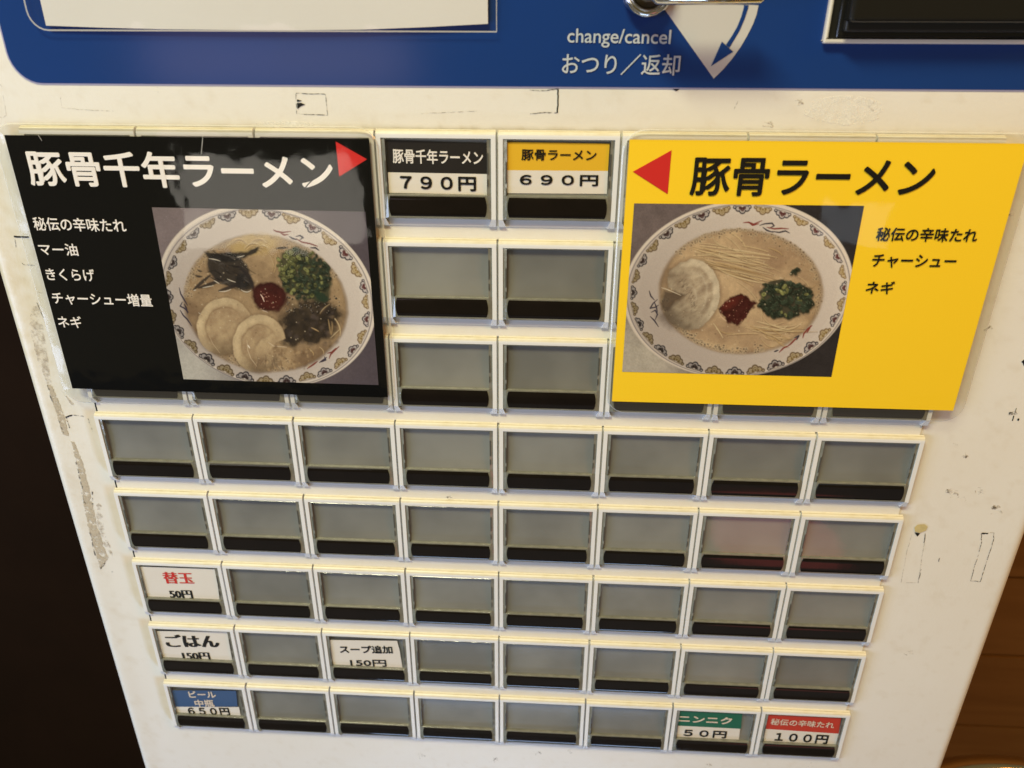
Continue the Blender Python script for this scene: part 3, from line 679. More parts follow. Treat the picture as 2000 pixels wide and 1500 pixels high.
slip("yellow and white price slip reading 690円, right button of the top row",
     [([(990, 277), (1190.7, 280.5), (1187.5, 334), (990, 332.5)], "slip_yellow"), ([(990, 332.5), (1187.5, 334), (1185.3, 378.7), (990.7, 377.3)], "slip_white")],
     [("豚骨ラーメン", (1018.7, 312.5), (1164, 313.8), (1018.7, 292), "ink_black", 0.022, 0), ("６９０円", (1016, 361.5), (1167, 363), (1016, 341.5), "ink_black", 0.045, 0)])
slip("white price slip with red characters 替玉 and 50円 beneath",
     [([(271.7, 1106.4), (420.7, 1111.6), (430, 1178), (289, 1173)], "slip_white")],
     [("替玉", (322.7, 1139.6), (379, 1140.5), (322.7, 1117.3), "slip_text_red", 0.0, 0.10), ("50円", (334, 1168.3), (377, 1169.3), (334, 1152.3), "ink_black", 0.0, 0.13)])
slip("white price slip reading ごはん 150円 in bold black",
     [([(301.7, 1232.5), (443.6, 1234), (455, 1298), (316.5, 1296)], "slip_white")],
     [("ごはん", (328, 1263.5), (428.4, 1264), (328, 1239.7), "ink_black", 0.0, 0.14), ("150円", (359, 1288.6), (411, 1289.6), (359, 1273.6), "ink_black", 0.0, 0.13)])
slip("white curled price slip reading スープ追加 150円 with thin black print",
     [([(641.8, 1249.8), (775.5, 1251.5), (781, 1272), (787, 1310), (653, 1306), (646, 1275)], "slip_white")],
     [("スープ追加", (665, 1275.3), (767, 1276), (665, 1261), "ink_black", 0.03, 0), ("150円", (685.5, 1300.6), (755, 1301.6), (685.5, 1288.3), "ink_black", 0.03, 0)])
slip("blue and white price slip reading ビール 中瓶 650円, bottom left button",
     [([(335, 1348.2), (460.8, 1349.1), (464, 1379.8), (342.5, 1380.4)], "slip_blue"), ([(343, 1380.4), (466.7, 1380.9), (471.5, 1405.4), (347.5, 1402.4)], "slip_white")],
     [("ビール", (370.8, 1361.9), (422.5, 1362.3), (370.8, 1349.9), "slip_text_light", 0.03, 0), ("中瓶", (382.8, 1379.9), (419.5, 1380.0), (382.8, 1366.9), "slip_text_light", 0.025, 0), ("６５０円", (370, 1395.7), (449.5, 1397.0), (370, 1382.0), "ink_black", 0.035, 0)])
slip("green and white price slip reading ニンニク 50円, shifted left in its window",
     [([(1322.5, 1386), (1450, 1392.5), (1447, 1423.5), (1320.5, 1417)], "slip_green"), ([(1323, 1417.3), (1445.5, 1423.5), (1442, 1456), (1320, 1450)], "slip_white")],
     [("ニンニク", (1324.5, 1409.5), (1428, 1414.5), (1324.5, 1396.5), "slip_text_light", 0.035, 0), ("５０円", (1335, 1437.6), (1417.2, 1441.5), (1335, 1424.8), "ink_black", 0.045, 0)])
slip("red and white price slip reading 100円, bottom right button",
     [([(1497, 1395), (1643, 1402), (1637.5, 1433), (1494, 1423.5)], "slip_red"), ([(1494, 1423.5), (1637.5, 1433), (1633, 1466), (1491, 1459)], "slip_white")],
     [("秘伝の辛味たれ", (1504.5, 1415), (1627.5, 1422.4), (1505, 1403), "slip_text_light", 0.016, 0), ("１００円", (1512.8, 1447), (1614.5, 1452.5), (1512.8, 1431), "ink_black", 0.04, 0)])

# ================================================================== LAMINATED MENU CARDS
HC = 0.072
def film(parent, inner, outer, R, h, name="laminate_film"):
    """clear pouch: glossy over the sheet, cloudy margin, paler cut edge"""
    b = MB(); u0, v0, u1, v1 = outer
    b.poly(face_up(uvh([(inner[0], inner[1], h), (inner[2], inner[1], h), (inner[2], inner[3], h), (inner[0], inner[3], h)])), "laminate")
    O = rounded(u0, v0, u1, v1, R, 6); O2 = rounded(u0 - .010, v0 - .010, u1 + .010, v1 + .010, R + .010, 6); n = len(O)
    def nearest(p): return (min(max(p[0], inner[0]), inner[2]), min(max(p[1], inner[1]), inner[3]))
    for i in range(n):
        p, q = O[i], O[(i + 1) % n]; a, c = nearest(p), nearest(q)
        pts = [(*p, h - .006), (*q, h - .006), (*c, h)] + ([(*a, h)] if a != c else [])
        b.poly(face_up(uvh(pts)), "laminate_margin")
        b.poly(face_up(uvh([(*p, h - .006), (*q, h - .006), (*O2[(i + 1) % n], h - .014), (*O2[i], h - .014)])), "laminate_edge")
    # corners between the straight margins
    return flatmesh(b, name, parent)
def card_lettering(parent, txt, bl_, br_, tl_, m, off, h=HC + 0.004):
    b = MB(); text_into(b, txt, bl_, br_, tl_, h, m, off); flatmesh(b, "lettering", parent)

def bowl_common(p, O, I, B, motifs, tilt, noise_seed, first_gold):
    """porcelain bowl seen from above with a painted border of cloud motifs"""
    (ox, oy, oa, ob, orot), (ix, iy, ia, ib, irot), (mx_, my_, ma, mb_, mrot) = O, I, B
    d = p.ell(ox, oy, oa, ob, orot)
    shade = np.clip(0.5 + ((p.X - ox) * 0.75 - (p.Y - oy) * 0.55) / (2 * oa), 0, 1)[..., None]
    base = lin((172, 160, 152)) * (1 - shade) + lin((222, 212, 204)) * shade
    p.blend(sstep(d, 1.5), base)
    p.blend(np.exp(-((d + 2.5) / 3.0) ** 2) * 0.6 * (d < 1), (226, 214, 200))
    d2 = p.ell(mx_, my_, ma * 1.062, mb_ * 1.062, mrot)
    p.blend(np.exp(-(d2 / 1.0) ** 2) * 0.75, (92, 86, 100))
    p.blend(sstep(d2 + 1, 3) * 0.25, base * 0.86)
    inner = p.ell(mx_, my_, ma * 0.945, mb_ * 0.945, mrot)
    p.blend(sstep(inner, 3), base * np.array([0.93, 0.92, 0.92]))
    for k, (x, y) in enumerate(motifs):
        gold = (k % 2 == 0) == first_gold
        t0 = np.array(motifs[(k + 1) % len(motifs)]) - np.array(motifs[k - 1]); L = np.hypot(*t0) / 2; t = t0 / (2 * L); n = np.array([mx_ - x, my_ - y]); n -= t * (n @ t); n /= np.hypot(*n)
        sh = float(np.clip(0.5 + ((x - ox) * 0.75 - (y - oy) * 0.55) / (2 * oa), 0, 1)); q = 0.55 + 0.45 * sh
        dk = np.array((132, 106, 70) if gold else (40, 38, 56)) * q; wt = np.array((206, 186, 152) if gold else (212, 202, 200)) * (0.66 + .34 * sh); ce = np.array((146, 118, 58) if gold else (40 + 62 * sh, 32, 34)) * q
        u = L / 36.5; c = np.array([x, y]) - t * 0.5 * u - n * 1.2 * u; at = lambda a_, b_: c + t * a_ * u + n * b_ * u
        lob = [(-8.2, 0.6, 5.6), (0.0, 3.8, 6.2), (7.6, 0.6, 5.2), (-13.2, -2.4, 3.6), (13.6, -2.6, 3.4)]
        for a_, b_, r_ in lob: p.dot(*at(a_, b_), r_ * u, dk, 0.92, soft=1.5)
        for a_, b_, r_ in lob: p.dot(*at(a_, b_ - 0.7), (r_ - 1.9) * u, wt, 0.9, soft=1.5)
        p.stroke([at(-7, 0.3), at(0, 2.8), at(7, 0.3)], 4.2 * u, wt, .9)
        for a_, b_, r_ in ((-3.6, -1.2, 3.3), (3.4, -1.2, 3.3), (-0.2, 1.6, 3.5)): p.dot(*at(a_, b_), r_ * u, ce, 0.85, soft=1.6)
        if gold:
            p.dot(*at(0, 0.3), 3.6 * u, wt, 0.85, soft=1.6); p.dot(*at(0, -.2), 2.0 * u, ce, 0.8, soft=1.4)
        p.stroke([at(-15, -5.2), at(0, -5.8), at(15, -5.2)], 1.3 * u, dk, .7, taper=False)
    d3 = p.ell(ix, iy, ia, ib, irot, wob=2.5, seed=noise_seed, cell=40)
    return d3, inner
def soup(p, d3, c0, c1, seed):
    n = fbm(p.X, p.Y, 46, seed, 5); n = np.clip((n - .5) * 2.2 + .5, 0, 1)[..., None]; n2 = fbm(p.X, p.Y, 5, seed + 5, 3)[..., None]
    c = lin(c0) * (1 - n) + lin(c1) * n; c = c * (0.88 + 0.24 * n2)
    p.blend(sstep(d3, 7), c)
    p.blend(np.exp(-((d3 + 1) / 3.5) ** 2) * 0.4, lin((104, 82, 56)))
def foam(p, cx, cy, a, b, rot, a0, a1, cnt, spread, r, dark=(84, 66, 50), light=(206, 186, 156)):
    t = math.radians(rot)
    for _ in range(cnt):
        ang = math.radians(r.uniform(a0, a1)); k = 1 - abs(r.normal(0, spread)) + .01
        x = a * k * math.cos(ang); y = b * k * math.sin(ang); X = cx + x * math.cos(t) - y * math.sin(t); Y = cy + x * math.sin(t) + y * math.cos(t)
        rr = r.uniform(0.8, 2.2); p.dot(X, Y, rr + 1.4, light, 0.22, soft=2); p.dot(X, Y, rr, dark, r.uniform(.3, .8), soft=1.6)
def oil(p, cx, cy, a, b, cnt, r):
    """small oil beads and glints floating on the broth"""
    for _ in range(cnt):
        t = r.uniform(0, 2 * math.pi); k = math.sqrt(r.uniform(0, 1)); x = cx + a * k * math.cos(t); y = cy + b * k * math.sin(t); rr = r.uniform(.6, 1.9)
        if r.random() < .55: p.dot(x, y, rr, (96, 76, 56), r.uniform(.2, .5), soft=1.5)
        else: p.dot(x, y, rr * .8, (216, 200, 172), r.uniform(.25, .6), soft=1.3)
def noodles(p, starts, r, cols=((206, 182, 142), (186, 158, 116), (214, 194, 156))):
    for (a, m_, c) in starts:
        pts = curve(a, m_, c, 12); p.stroke(np.array(pts) + (0.8, 1.6), 3.2, (104, 80, 54), 0.4, soft=2); p.stroke(pts, r.uniform(1.7, 2.8), cols[int(r.integers(len(cols)))], r.uniform(.45, .9), soft=1.6)
def squiggle(p, pts_list, cols, w=3.3):
    for pts, c in zip(pts_list, cols): p.stroke(pts, w, c, 0.95)
def scallions(p, cx, cy, rx_, ry_, cnt, r, light_bias):
    for _ in range(cnt):
        ang = r.uniform(0, 2 * math.pi); k = math.sqrt(r.uniform(0, 1)); x = cx + rx_ * k * math.cos(ang); y = cy + ry_ * k * math.sin(ang); rr = r.uniform(2.6, 5.4)
        lt = r.random() < light_bias * (1.0 - 0.8 * (x - cx) / rx_) * 0.6
        base = np.array((122, 124, 78) if lt else (50, 60, 48)) * r.uniform(.65, 1.2); th = r.uniform(0, math.pi); v = np.array((math.cos(th), math.sin(th))) * rr * r.uniform(.1, .9)
        p.stroke([(x - v[0] + 1, y - v[1] + 2), (x + v[0] + 1, y + v[1] + 2)], rr * 1.9, (28, 30, 24), 0.4, taper=False, soft=3)
        p.stroke([(x - v[0], y - v[1]), (x + v[0], y + v[1])], rr * 1.5, base, 0.85, taper=False, soft=2)
        if r.random() < .6: p.dot(x + r.uniform(-1, 1), y + r.uniform(-1, 1), rr * .4, base * .5, 0.7, soft=2)
        p.stroke([(x - v[0] - rr * .3, y - v[1] - rr * .4), (x + v[0] * .3, y + v[1] * .3 - rr * .4)], 1.3, np.array((166, 172, 128) if lt else (104, 116, 98)) * r.uniform(.7, 1.1), 0.55)
def paint_black_bowl(p):
    r = np.random.default_rng(5)
    n = fbm(p.X, p.Y, 50, 11, 5)[..., None]; n2 = fbm(p.X, p.Y, 3, 21, 2)[..., None]
    tl = lin((122, 110, 112)); br = lin((84, 76, 84)); bl_ = lin((186, 182, 174))
    k = np.clip((p.X - 340) / 380, 0, 1)[..., None]; c = tl * (1 - k) + br * k
    kb_ = np.clip((p.Y - 590) / 120, 0, 1)[..., None] * np.clip((520 - p.X) / 150, 0, 1)[..., None]
    c = c * (1 - kb_) + bl_ * kb_; p.C[:] = c * (0.75 + .3 * n + .2 * n2)
    mot = [(485, 417), (444, 424), (406.7, 438.7), (378.7, 458.7), (356, 484), (338.7, 514.7), (330, 545), (330.7, 581), (337.3, 617.3), (352, 646.7), (376, 674.7), (406.7, 700), (442.7, 721.3), (480, 734.7), (520, 742.7), (560, 742), (600, 734.7), (633.3, 725.3), (664, 706.7), (688, 682.7), (705.3, 656), (714.7, 622.7), (713.3, 589.3), (709.3, 560), (693.3, 528), (672, 496), (640, 468), (608, 445.3), (566.7, 428), (529.3, 420)]
    d3, inner = bowl_common(p, (521.4, 577.4, 216.6, 172.9, 18.7), (518.7, 593.2, 160, 131.5, 13.6), (521.5, 581.4, 196.6, 159.3, 17.5), mot, 0, 31, True)
    soup(p, d3, (126, 103, 80), (170, 145, 112), 41)
    foam(p, 518.7, 593.2, 160, 131, 13.6, 170, 320, 260, .05, r); foam(p, 518.7, 593.2, 158, 129, 13.6, 60, 130, 120, .07, r)
    # noodles at the top
    p.blend(sstep(p.ell(497, 478, 48, 20, -8, 5, 3), 10) * .7, (190, 164, 112))
    for i in range(14):
        x = r.uniform(462, 515); y = r.uniform(466, 490); noodles(p, [((x - 14, y + 6), (x, y - 10), (x + 14, y + r.uniform(-2, 8)))], r)
    noodles(p, [((533, 497), (536, 512), (532, 530)), ((540, 492), (543, 515), (535, 532)), ((528, 500), (533, 513), (536, 522))], r)
    # wood-ear mushroom, a dark tangle
    nz = fbm(p.X, p.Y, 11, 91, 4)
    for dd, op in ((p.ell(447, 527, 46, 30, 32, 6, 41, 16), .93), (p.poly([(398, 491), (425, 495), (455, 494), (482, 491), (505, 483), (500, 493), (478, 505), (455, 512), (420, 510), (404, 502)], 2.5, 2), .95), (p.ell(478, 552, 20, 15, 40, 4, 43, 10), .9)):
        col = lin((40, 38, 38)) * (0.55 + 1.0 * nz[..., None]); p.blend(sstep(dd, 5) * op, col)
    for _ in range(46):
        x = r.uniform(410, 488); y = r.uniform(498, 562) + (x - 448) * .25; L_ = r.uniform(8, 24); cv = r.uniform(-7, 7); dr = r.uniform(-.3, .9)
        c_ = (30, 28, 29) if r.random() < .6 else (86, 80, 76)
        p.stroke(curve((x - L_ / 2, y - L_ * dr / 2), (x, y + cv), (x + L_ / 2, y + L_ * dr / 2)), r.uniform(1.5, 3.6), c_, r.uniform(.35, .8), soft=2)
    for q, w in ((((378, 566), (392, 553), (410, 538)), 7), (((388, 562), (408, 558), (430, 547)), 8), (((428, 568), (446, 562), (468, 556)), 7), (((468, 522), (490, 538), (496, 568)), 8), (((540, 485), (550, 484), (561, 484)), 5), (((382, 538), (388, 541), (394, 540)), 4.5), (((386, 527), (390, 530), (394, 530)), 3.5)):
        p.stroke(curve(*q), w, (46, 41, 41), .9, soft=2.4)
    for q in (((408, 505), (420, 506), (430, 510)), ((396, 562), (406, 560), (416, 558)), ((428, 569), (440, 571), (451, 565)), ((471, 566), (482, 574), (490, 567)), ((463, 502), (470, 502), (477, 499)), ((378, 567), (380, 567), (383, 566)), ((388, 611), (394, 614), (401, 620)), ((418, 548), (424, 551), (428, 554)), ((444, 545), (452, 549), (460, 551))):
        p.stroke(curve(*q), 1.7, (214, 204, 188), .85)
    # black garlic oil patch
    nz2 = fbm(p.X, p.Y, 13, 95, 5)
    dd = np.minimum(np.minimum(p.ell(602, 634, 54, 36, 12, 11, 44, 18), p.ell(618, 606, 48, 20, 12, 9, 45, 14)), p.ell(572, 652, 24, 26, 20, 7, 46, 12)) + 9 * (nz2 - .5)
    p.blend(sstep(dd, 12) * (0.80 + 0.2 * nz2), lin((27, 25, 27)) * (0.4 + 1.0 * nz2[..., None]))
    for _ in range(90):
        x = r.uniform(552, 660); y = r.uniform(592, 676); p.dot(x, y, r.uniform(1.5, 5), np.array((64, 56, 54)) * r.uniform(.35, 1.6), .35, soft=4)
    for _ in range(60):
        x = r.uniform(556, 664); y = r.uniform(578, 612); p.dot(x, y, r.uniform(.7, 2.4), (28, 25, 26), .8, soft=1.2); p.dot(x - 1, y - 1, .8, (176, 164, 150), .55)
    noodles(p, [((641, 624), (644, 640), (646, 652)), ((654, 622), (668, 640), (664, 656)), ((646, 660), (658, 648), (663, 644)), ((625, 612), (632, 600), (644, 594)), ((608, 640), (616, 643), (622, 647)), ((602, 680), (614, 688), (612, 694)), ((624, 678), (634, 684), (632, 692)), ((648, 628), (650, 640), (647, 654))], r)
    # red paste
    nz3 = fbm(p.X, p.Y, 9, 97, 4)[..., None]; d_ = p.ell(526, 579, 34, 29, 10, 5, 6, 16)
    p.blend(sstep(d_, 5), lin((66, 30, 28)) * (.6 + .8 * nz3)); p.blend(sstep(p.ell(530, 590, 22, 15, 10, 5, 7, 12), 10) * .4, (84, 36, 30))
    p.blend(np.exp(-((d_ + 3) / 4) ** 2) * .35, (46, 26, 24))
    for _ in range(22): p.dot(r.uniform(506, 548), r.uniform(568, 603), r.uniform(.5, 1.2), (206, 150, 132), r.uniform(.3, .8), soft=1.4)
    p.stroke([(509, 575), (513, 581), (516, 589)], 2.0, (236, 204, 186), .9); p.stroke([(512, 606), (518, 608), (523, 610)], 1.5, (216, 196, 180), .6)
    # spring onions
    p.blend(sstep(p.poly([(548, 492), (580, 480), (612, 500), (632, 530), (648, 556), (640, 585), (618, 592), (590, 578), (560, 560), (546, 540)], 6, 4), 6) * .9, (54, 60, 44))
    scallions(p, 598, 540, 46, 46, 150, r, .45); scallions(p, 566, 514, 24, 30, 44, r, 1.9)
    p.blend(sstep(p.ell(628, 580, 14, 8, 30), 3) * .9, (40, 56, 44))
    # pork slices: fat rim lit from the upper left, dissolving into the broth below
    for (cx, cy, rx_, ry_, rot, s1, notch) in ((438, 638, 53, 56, 20, 1, (492, 654, 26, 20)), (506, 672, 51, 57, 8, 2, (566, 672, 30, 13))):
        d = p.ell(cx, cy, rx_, ry_, rot, 2.2, s1, 12); d = np.maximum(d, -p.ell(notch[0], notch[1], notch[2], notch[3], -12, 3, s1 + 5, 10))
        an = np.arctan2(p.Y - cy, p.X - cx); lit = np.clip(np.cos(an - math.radians(-135)) * .75 + .45, 0, 1)
        p.blend(sstep(d - 2, 8) * .45, (76, 58, 44))
        nn = fbm(p.X, p.Y, 15, 60 + s1, 5); nn = np.clip((nn - .5) * 1.8 + .5, 0, 1)[..., None]; c = lin((184, 161, 127)) * nn + lin((150, 125, 98)) * (1 - nn)
        lo = np.clip((p.Y - (cy + 14)) / 42, 0, 1)[..., None]; c = c * (1 - lo * .5)
        p.blend(sstep(d, 3) * np.clip(1.25 - np.clip((p.Y - cy - 30) / 40, 0, 1), 0, 1), c)
        p.blend(sstep(d, 2) * sstep(-(d + 14), 10) * lit * .75, lin((204, 183, 148)) * (.8 + .3 * nn))
        p.blend(np.exp(-((d + 17) / 1.8) ** 2) * .45 * lit, (112, 88, 66))
    p.stroke([(482, 664), (484, 684), (490, 700), (502, 716)], 1.6, (210, 190, 160), .6); p.stroke([(408, 655), (416, 672), (430, 690)], 1.4, (204, 182, 150), .45); p.stroke([(523, 668), (535, 676), (560, 678)], 1.8, (210, 190, 164), .7); p.stroke([(484, 674), (488, 680)], 2.2, (238, 226, 206), .9)
    for _ in range(70):
        p.dot(r.uniform(520, 610), r.uniform(676, 722), r.uniform(1, 3.5), (104, 78, 56) if r.random() < .6 else (186, 158, 120), .4, soft=2.5)
    for _ in range(30):
        x = r.uniform(500, 548); p.stroke(curve((x, r.uniform(690, 716)), (x + r.uniform(-4, 4), 706), (x + r.uniform(-6, 6), r.uniform(700, 726))), 2.2, (84, 66, 56) if r.random() < .5 else (170, 146, 116), .4, soft=2)
    # brush marks on the porcelain
    oil(p, 518, 593, 150, 120, 150, r)
    rd = (118, 48, 42); nv = (48, 44, 62)
    squiggle(p, [[(534, 449), (540, 452), (552, 454), (568, 452)], [(548, 455), (555, 459), (563, 458)], [(578, 466), (590, 473), (606, 476), (620, 481)], [(565, 462), (572, 466), (580, 468)], [(578, 462), (586, 460), (592, 464), (586, 468)], [(606, 484), (616, 484), (623, 489)]], [rd, rd, rd, nv, nv, nv])
    squiggle(p, [[(350, 562), (353, 574), (360, 586), (366, 596)], [(356, 590), (352, 598), (360, 602), (368, 610)], [(352, 606), (358, 616), (366, 624), (374, 636)], [(360, 594), (364, 602), (366, 612)]], [nv] * 4, 3.0)
    squiggle(p, [[(662, 677), (654, 684), (646, 692), (643, 700)], [(640, 690), (648, 688), (656, 680)], [(638, 698), (630, 704), (624, 708)], [(620, 706), (612, 712), (600, 720)], [(634, 697), (636, 703), (628, 707)]], [rd, rd, nv, rd, nv])

def paint_yellow_bowl(p):
    r = np.random.default_rng(8)
    n = fbm(p.X, p.Y, 50, 13, 5)[..., None]; n2 = fbm(p.X, p.Y, 3, 23, 2)[..., None]; n3 = fbm(p.X, p.Y, 16, 33, 4)[..., None]
    k = np.clip((p.X - 1360) / 120, 0, 1)[..., None]; c = lin((108, 96, 96)) * (1 - k) + lin((48, 44, 46)) * k
    kb_ = np.clip((p.Y - 560) / 120, 0, 1)[..., None] * np.clip((1420 - p.X) / 150, 0, 1)[..., None]
    c = c * (1 - kb_) + lin((176, 168, 156)) * kb_; p.C[:] = c * (0.55 + .35 * n + .25 * n2 + .3 * n3)
    N = 32; mx_, my_, ma, mb_, mr = 1442.5, 567, 205.5, 157.5, math.radians(-7.0)
    mot = []
    for i in range(N):
        a = -2 * math.pi * (i + .35) / N - math.pi / 2; x = ma * math.cos(a); y = mb_ * math.sin(a); mot.append((mx_ + x * math.cos(mr) - y * math.sin(mr), my_ + x * math.sin(mr) + y * math.cos(mr)))
    d3, inner = bowl_common(p, (1442, 564.2, 225.1, 171.2, -8.1), (1446.9, 569.6, 159, 121, 2.3), (mx_, my_, ma, mb_, -7.0), mot, 0, 35, True)
    soup(p, d3, (156, 130, 104), (192, 166, 132), 45)
    p.blend(sstep(d3, 4) * np.clip((1330 - p.X) / 60, 0, 1) * .55, (92, 76, 64)); p.blend(sstep(d3, 4) * np.clip((p.X - 1560) / 50, 0, 1) * .4, (112, 88, 60))
    foam(p, 1446.9, 569.6, 160, 122, 2.3, 215, 330, 230, .05, r); foam(p, 1446.9, 569.6, 157, 119, 2.3, 70, 170, 240, .05, r, dark=(70, 58, 48)); foam(p, 1446.9, 569.6, 158, 120, 2.3, 330, 380, 50, .04, r)
    st = []
    for i in range(34):
        t_ = i / 33; x0 = 1362 + 26 * t_ + r.normal(0, 9); y0 = 478 + 44 * t_ + r.normal(0, 5); x1 = 1478 + 26 * t_ + r.normal(0, 20); y1 = 505 + 50 * t_ + r.normal(0, 7)
        st.append(((x0, y0), ((x0 + x1) / 2 + r.normal(0, 16), (y0 + y1) / 2 + r.normal(-4, 8)), (x1, y1)))
    st += [((1394, 462), (1394, 478), (1420, 482)), ((1418, 462), (1436, 470), (1460, 508)), ((1428, 455), (1450, 466), (1458, 486)), ((1398, 490), (1440, 500), (1460, 512)), ((1440, 550), (1490, 580), (1488, 626)), ((1440, 516), (1470, 520), (1490, 516)), ((1450, 480), (1480, 484), (1500, 492)), ((1500, 484), (1520, 488), (1528, 498))]
    noodles(p, st, r)
    lo = []
    for i in range(20):
        t_ = i / 19; x0 = 1474 + r.normal(0, 12) + 20 * t_; y0 = 628 + 30 * t_ + r.normal(0, 5); x1 = 1560 - 24 * t_ + r.normal(0, 14); y1 = 634 + 36 * t_ + r.normal(0, 6)
        lo.append(((x0, y0), ((x0 + x1) / 2 + r.normal(0, 8), (y0 + y1) / 2 + r.normal(8, 6)), (x1, y1)))
    lo += [((1488, 600), (1486, 630), (1520, 640)), ((1520, 640), (1545, 650), (1566, 630)), ((1400, 640), (1415, 655), (1430, 650)), ((1394, 632), (1404, 646), (1412, 660)), ((1560, 540), (1590, 560), (1580, 575)), ((1550, 545), (1572, 576), (1592, 556)), ((1420, 654), (1450, 650), (1480, 652))]
    noodles(p, lo, r)
    # spring onions
    nz = fbm(p.X, p.Y, 7, 98, 4)[..., None]
    p.blend(sstep(p.poly([(1480, 570), (1500, 552), (1525, 545), (1555, 556), (1588, 560), (1582, 590), (1572, 614), (1545, 620), (1512, 622), (1492, 600)], 6, 14), 5) * .9, lin((40, 47, 40)) * (.5 + nz))
    scallions(p, 1534, 586, 54, 35, 170, r, .22); scallions(p, 1553, 530, 6, 5, 5, r, .1); scallions(p, 1528, 566, 16, 8, 8, r, .9); scallions(p, 1502, 556, 10, 4, 4, r, .1)
    # red paste
    nz3 = fbm(p.X, p.Y, 8, 99, 4)[..., None]
    d_ = p.poly([(1405, 602), (1424, 580), (1446, 573), (1462, 582), (1478, 592), (1466, 606), (1458, 622), (1440, 636), (1422, 630), (1412, 618)], 5, 15, 9)
    p.blend(sstep(d_, 4), lin((64, 28, 26)) * (.55 + .9 * nz3)); p.blend(sstep(p.ell(1428, 592, 20, 8, -32, 5, 17, 10), 8) * .55, (104, 42, 34))
    for _ in range(26): p.dot(r.uniform(1410, 1468), r.uniform(580, 628), r.uniform(.4, 1.2), (196, 140, 120), r.uniform(.25, .8), soft=1.3)
    p.stroke([(1405, 612), (1410, 620), (1418, 627)], 2, (206, 178, 152), .8)
    # pork slice
    pts = [(1304, 545), (1308, 528), (1328, 514), (1350, 506), (1372, 510), (1392, 527), (1404, 550), (1406, 578), (1399, 604), (1384, 626), (1366, 642), (1338, 644), (1310, 630), (1298, 612), (1316, 592), (1336, 578), (1318, 570), (1306, 562)]
    d = p.poly(pts, 2.4, 18, 10); p.blend(sstep(d - 3, 9) * .5, (80, 64, 52))
    nn = fbm(p.X * .9 + p.Y * .5, p.Y, 11, 71, 5); nn = np.clip((nn - .5) * 1.7 + .5, 0, 1)[..., None]; c = lin((192, 176, 152)) * nn + lin((148, 130, 110)) * (1 - nn)
    lo_ = np.clip(np.clip((1356 - p.X) / 60, 0, 1) * .3 + np.clip((p.Y - 575) / 75, 0, 1) * .42, 0, .62)[..., None]
    an = np.arctan2(p.Y - 575, p.X - 1350); lit = np.clip(np.cos(an - math.radians(-15)) * .9 + .3, 0, 1)
    p.blend(sstep(d, 3), c * (1 - lo_)); p.blend(sstep(d, 2) * sstep(-(d + 13), 7) * lit * .8, lin((208, 194, 170)) * (.85 + .25 * nn)); p.blend(np.exp(-((d + 15) / 1.8) ** 2) * .3 * lit, (150, 130, 108)); p.blend(np.exp(-((d + 24) / 2.2) ** 2) * .25 * lit, (214, 202, 180))
    p.blend(sstep(p.poly([(1290, 590), (1298, 568), (1318, 570), (1337, 577), (1322, 590), (1304, 608), (1294, 604)], 3, 19), 8) * .85, (76, 64, 56))
    p.blend(sstep(p.ell(1306, 622, 24, 16, 35, 5, 48, 10), 16) * .6, (84, 70, 60))
    p.stroke([(1292, 562), (1302, 565), (1312, 569), (1330, 577)], 1.7, (212, 198, 176), .85)
    for _ in range(46):
        a = r.uniform(0, 1); x = 1332 + a * 24 + r.normal(0, 5); y = 545 + a * 62 + r.normal(0, 5); p.stroke([(x, y), (x + r.uniform(2, 6), y - r.uniform(1, 5))], 1.3, (76, 62, 50), r.uniform(.25, .65))
    oil(p, 1447, 570, 150, 112, 170, r)
    rd = (126, 50, 42); nv = (50, 46, 60)
    squiggle(p, [[(1452, 435), (1462, 434), (1472, 438), (1488, 431)], [(1462, 434), (1470, 440), (1482, 437)], [(1484, 440), (1494, 437), (1508, 436), (1512, 441), (1502, 446)], [(1498, 444), (1512, 447), (1526, 446), (1540, 447)], [(1508, 452), (1522, 454), (1534, 451), (1542, 455)], [(1490, 444), (1498, 450), (1510, 454)]], [rd, rd, nv, rd, nv, nv])
    squiggle(p, [[(1268, 568), (1271, 578), (1278, 586)], [(1284, 585), (1276, 592), (1270, 602), (1280, 600), (1286, 596)], [(1272, 610), (1280, 606), (1284, 614), (1280, 624)], [(1270, 618), (1278, 626), (1286, 638)], [(1278, 590), (1282, 600), (1284, 610)]], [nv] * 5, 3.0)
    squiggle(p, [[(1586, 636), (1578, 642), (1570, 652), (1568, 660)], [(1584, 636), (1576, 650)], [(1560, 658), (1552, 664), (1544, 672), (1536, 678)], [(1556, 664), (1560, 656), (1552, 660)], [(1538, 676), (1530, 680), (1522, 688)], [(1520, 684), (1512, 687)]], [rd, rd, rd, nv, rd, nv])

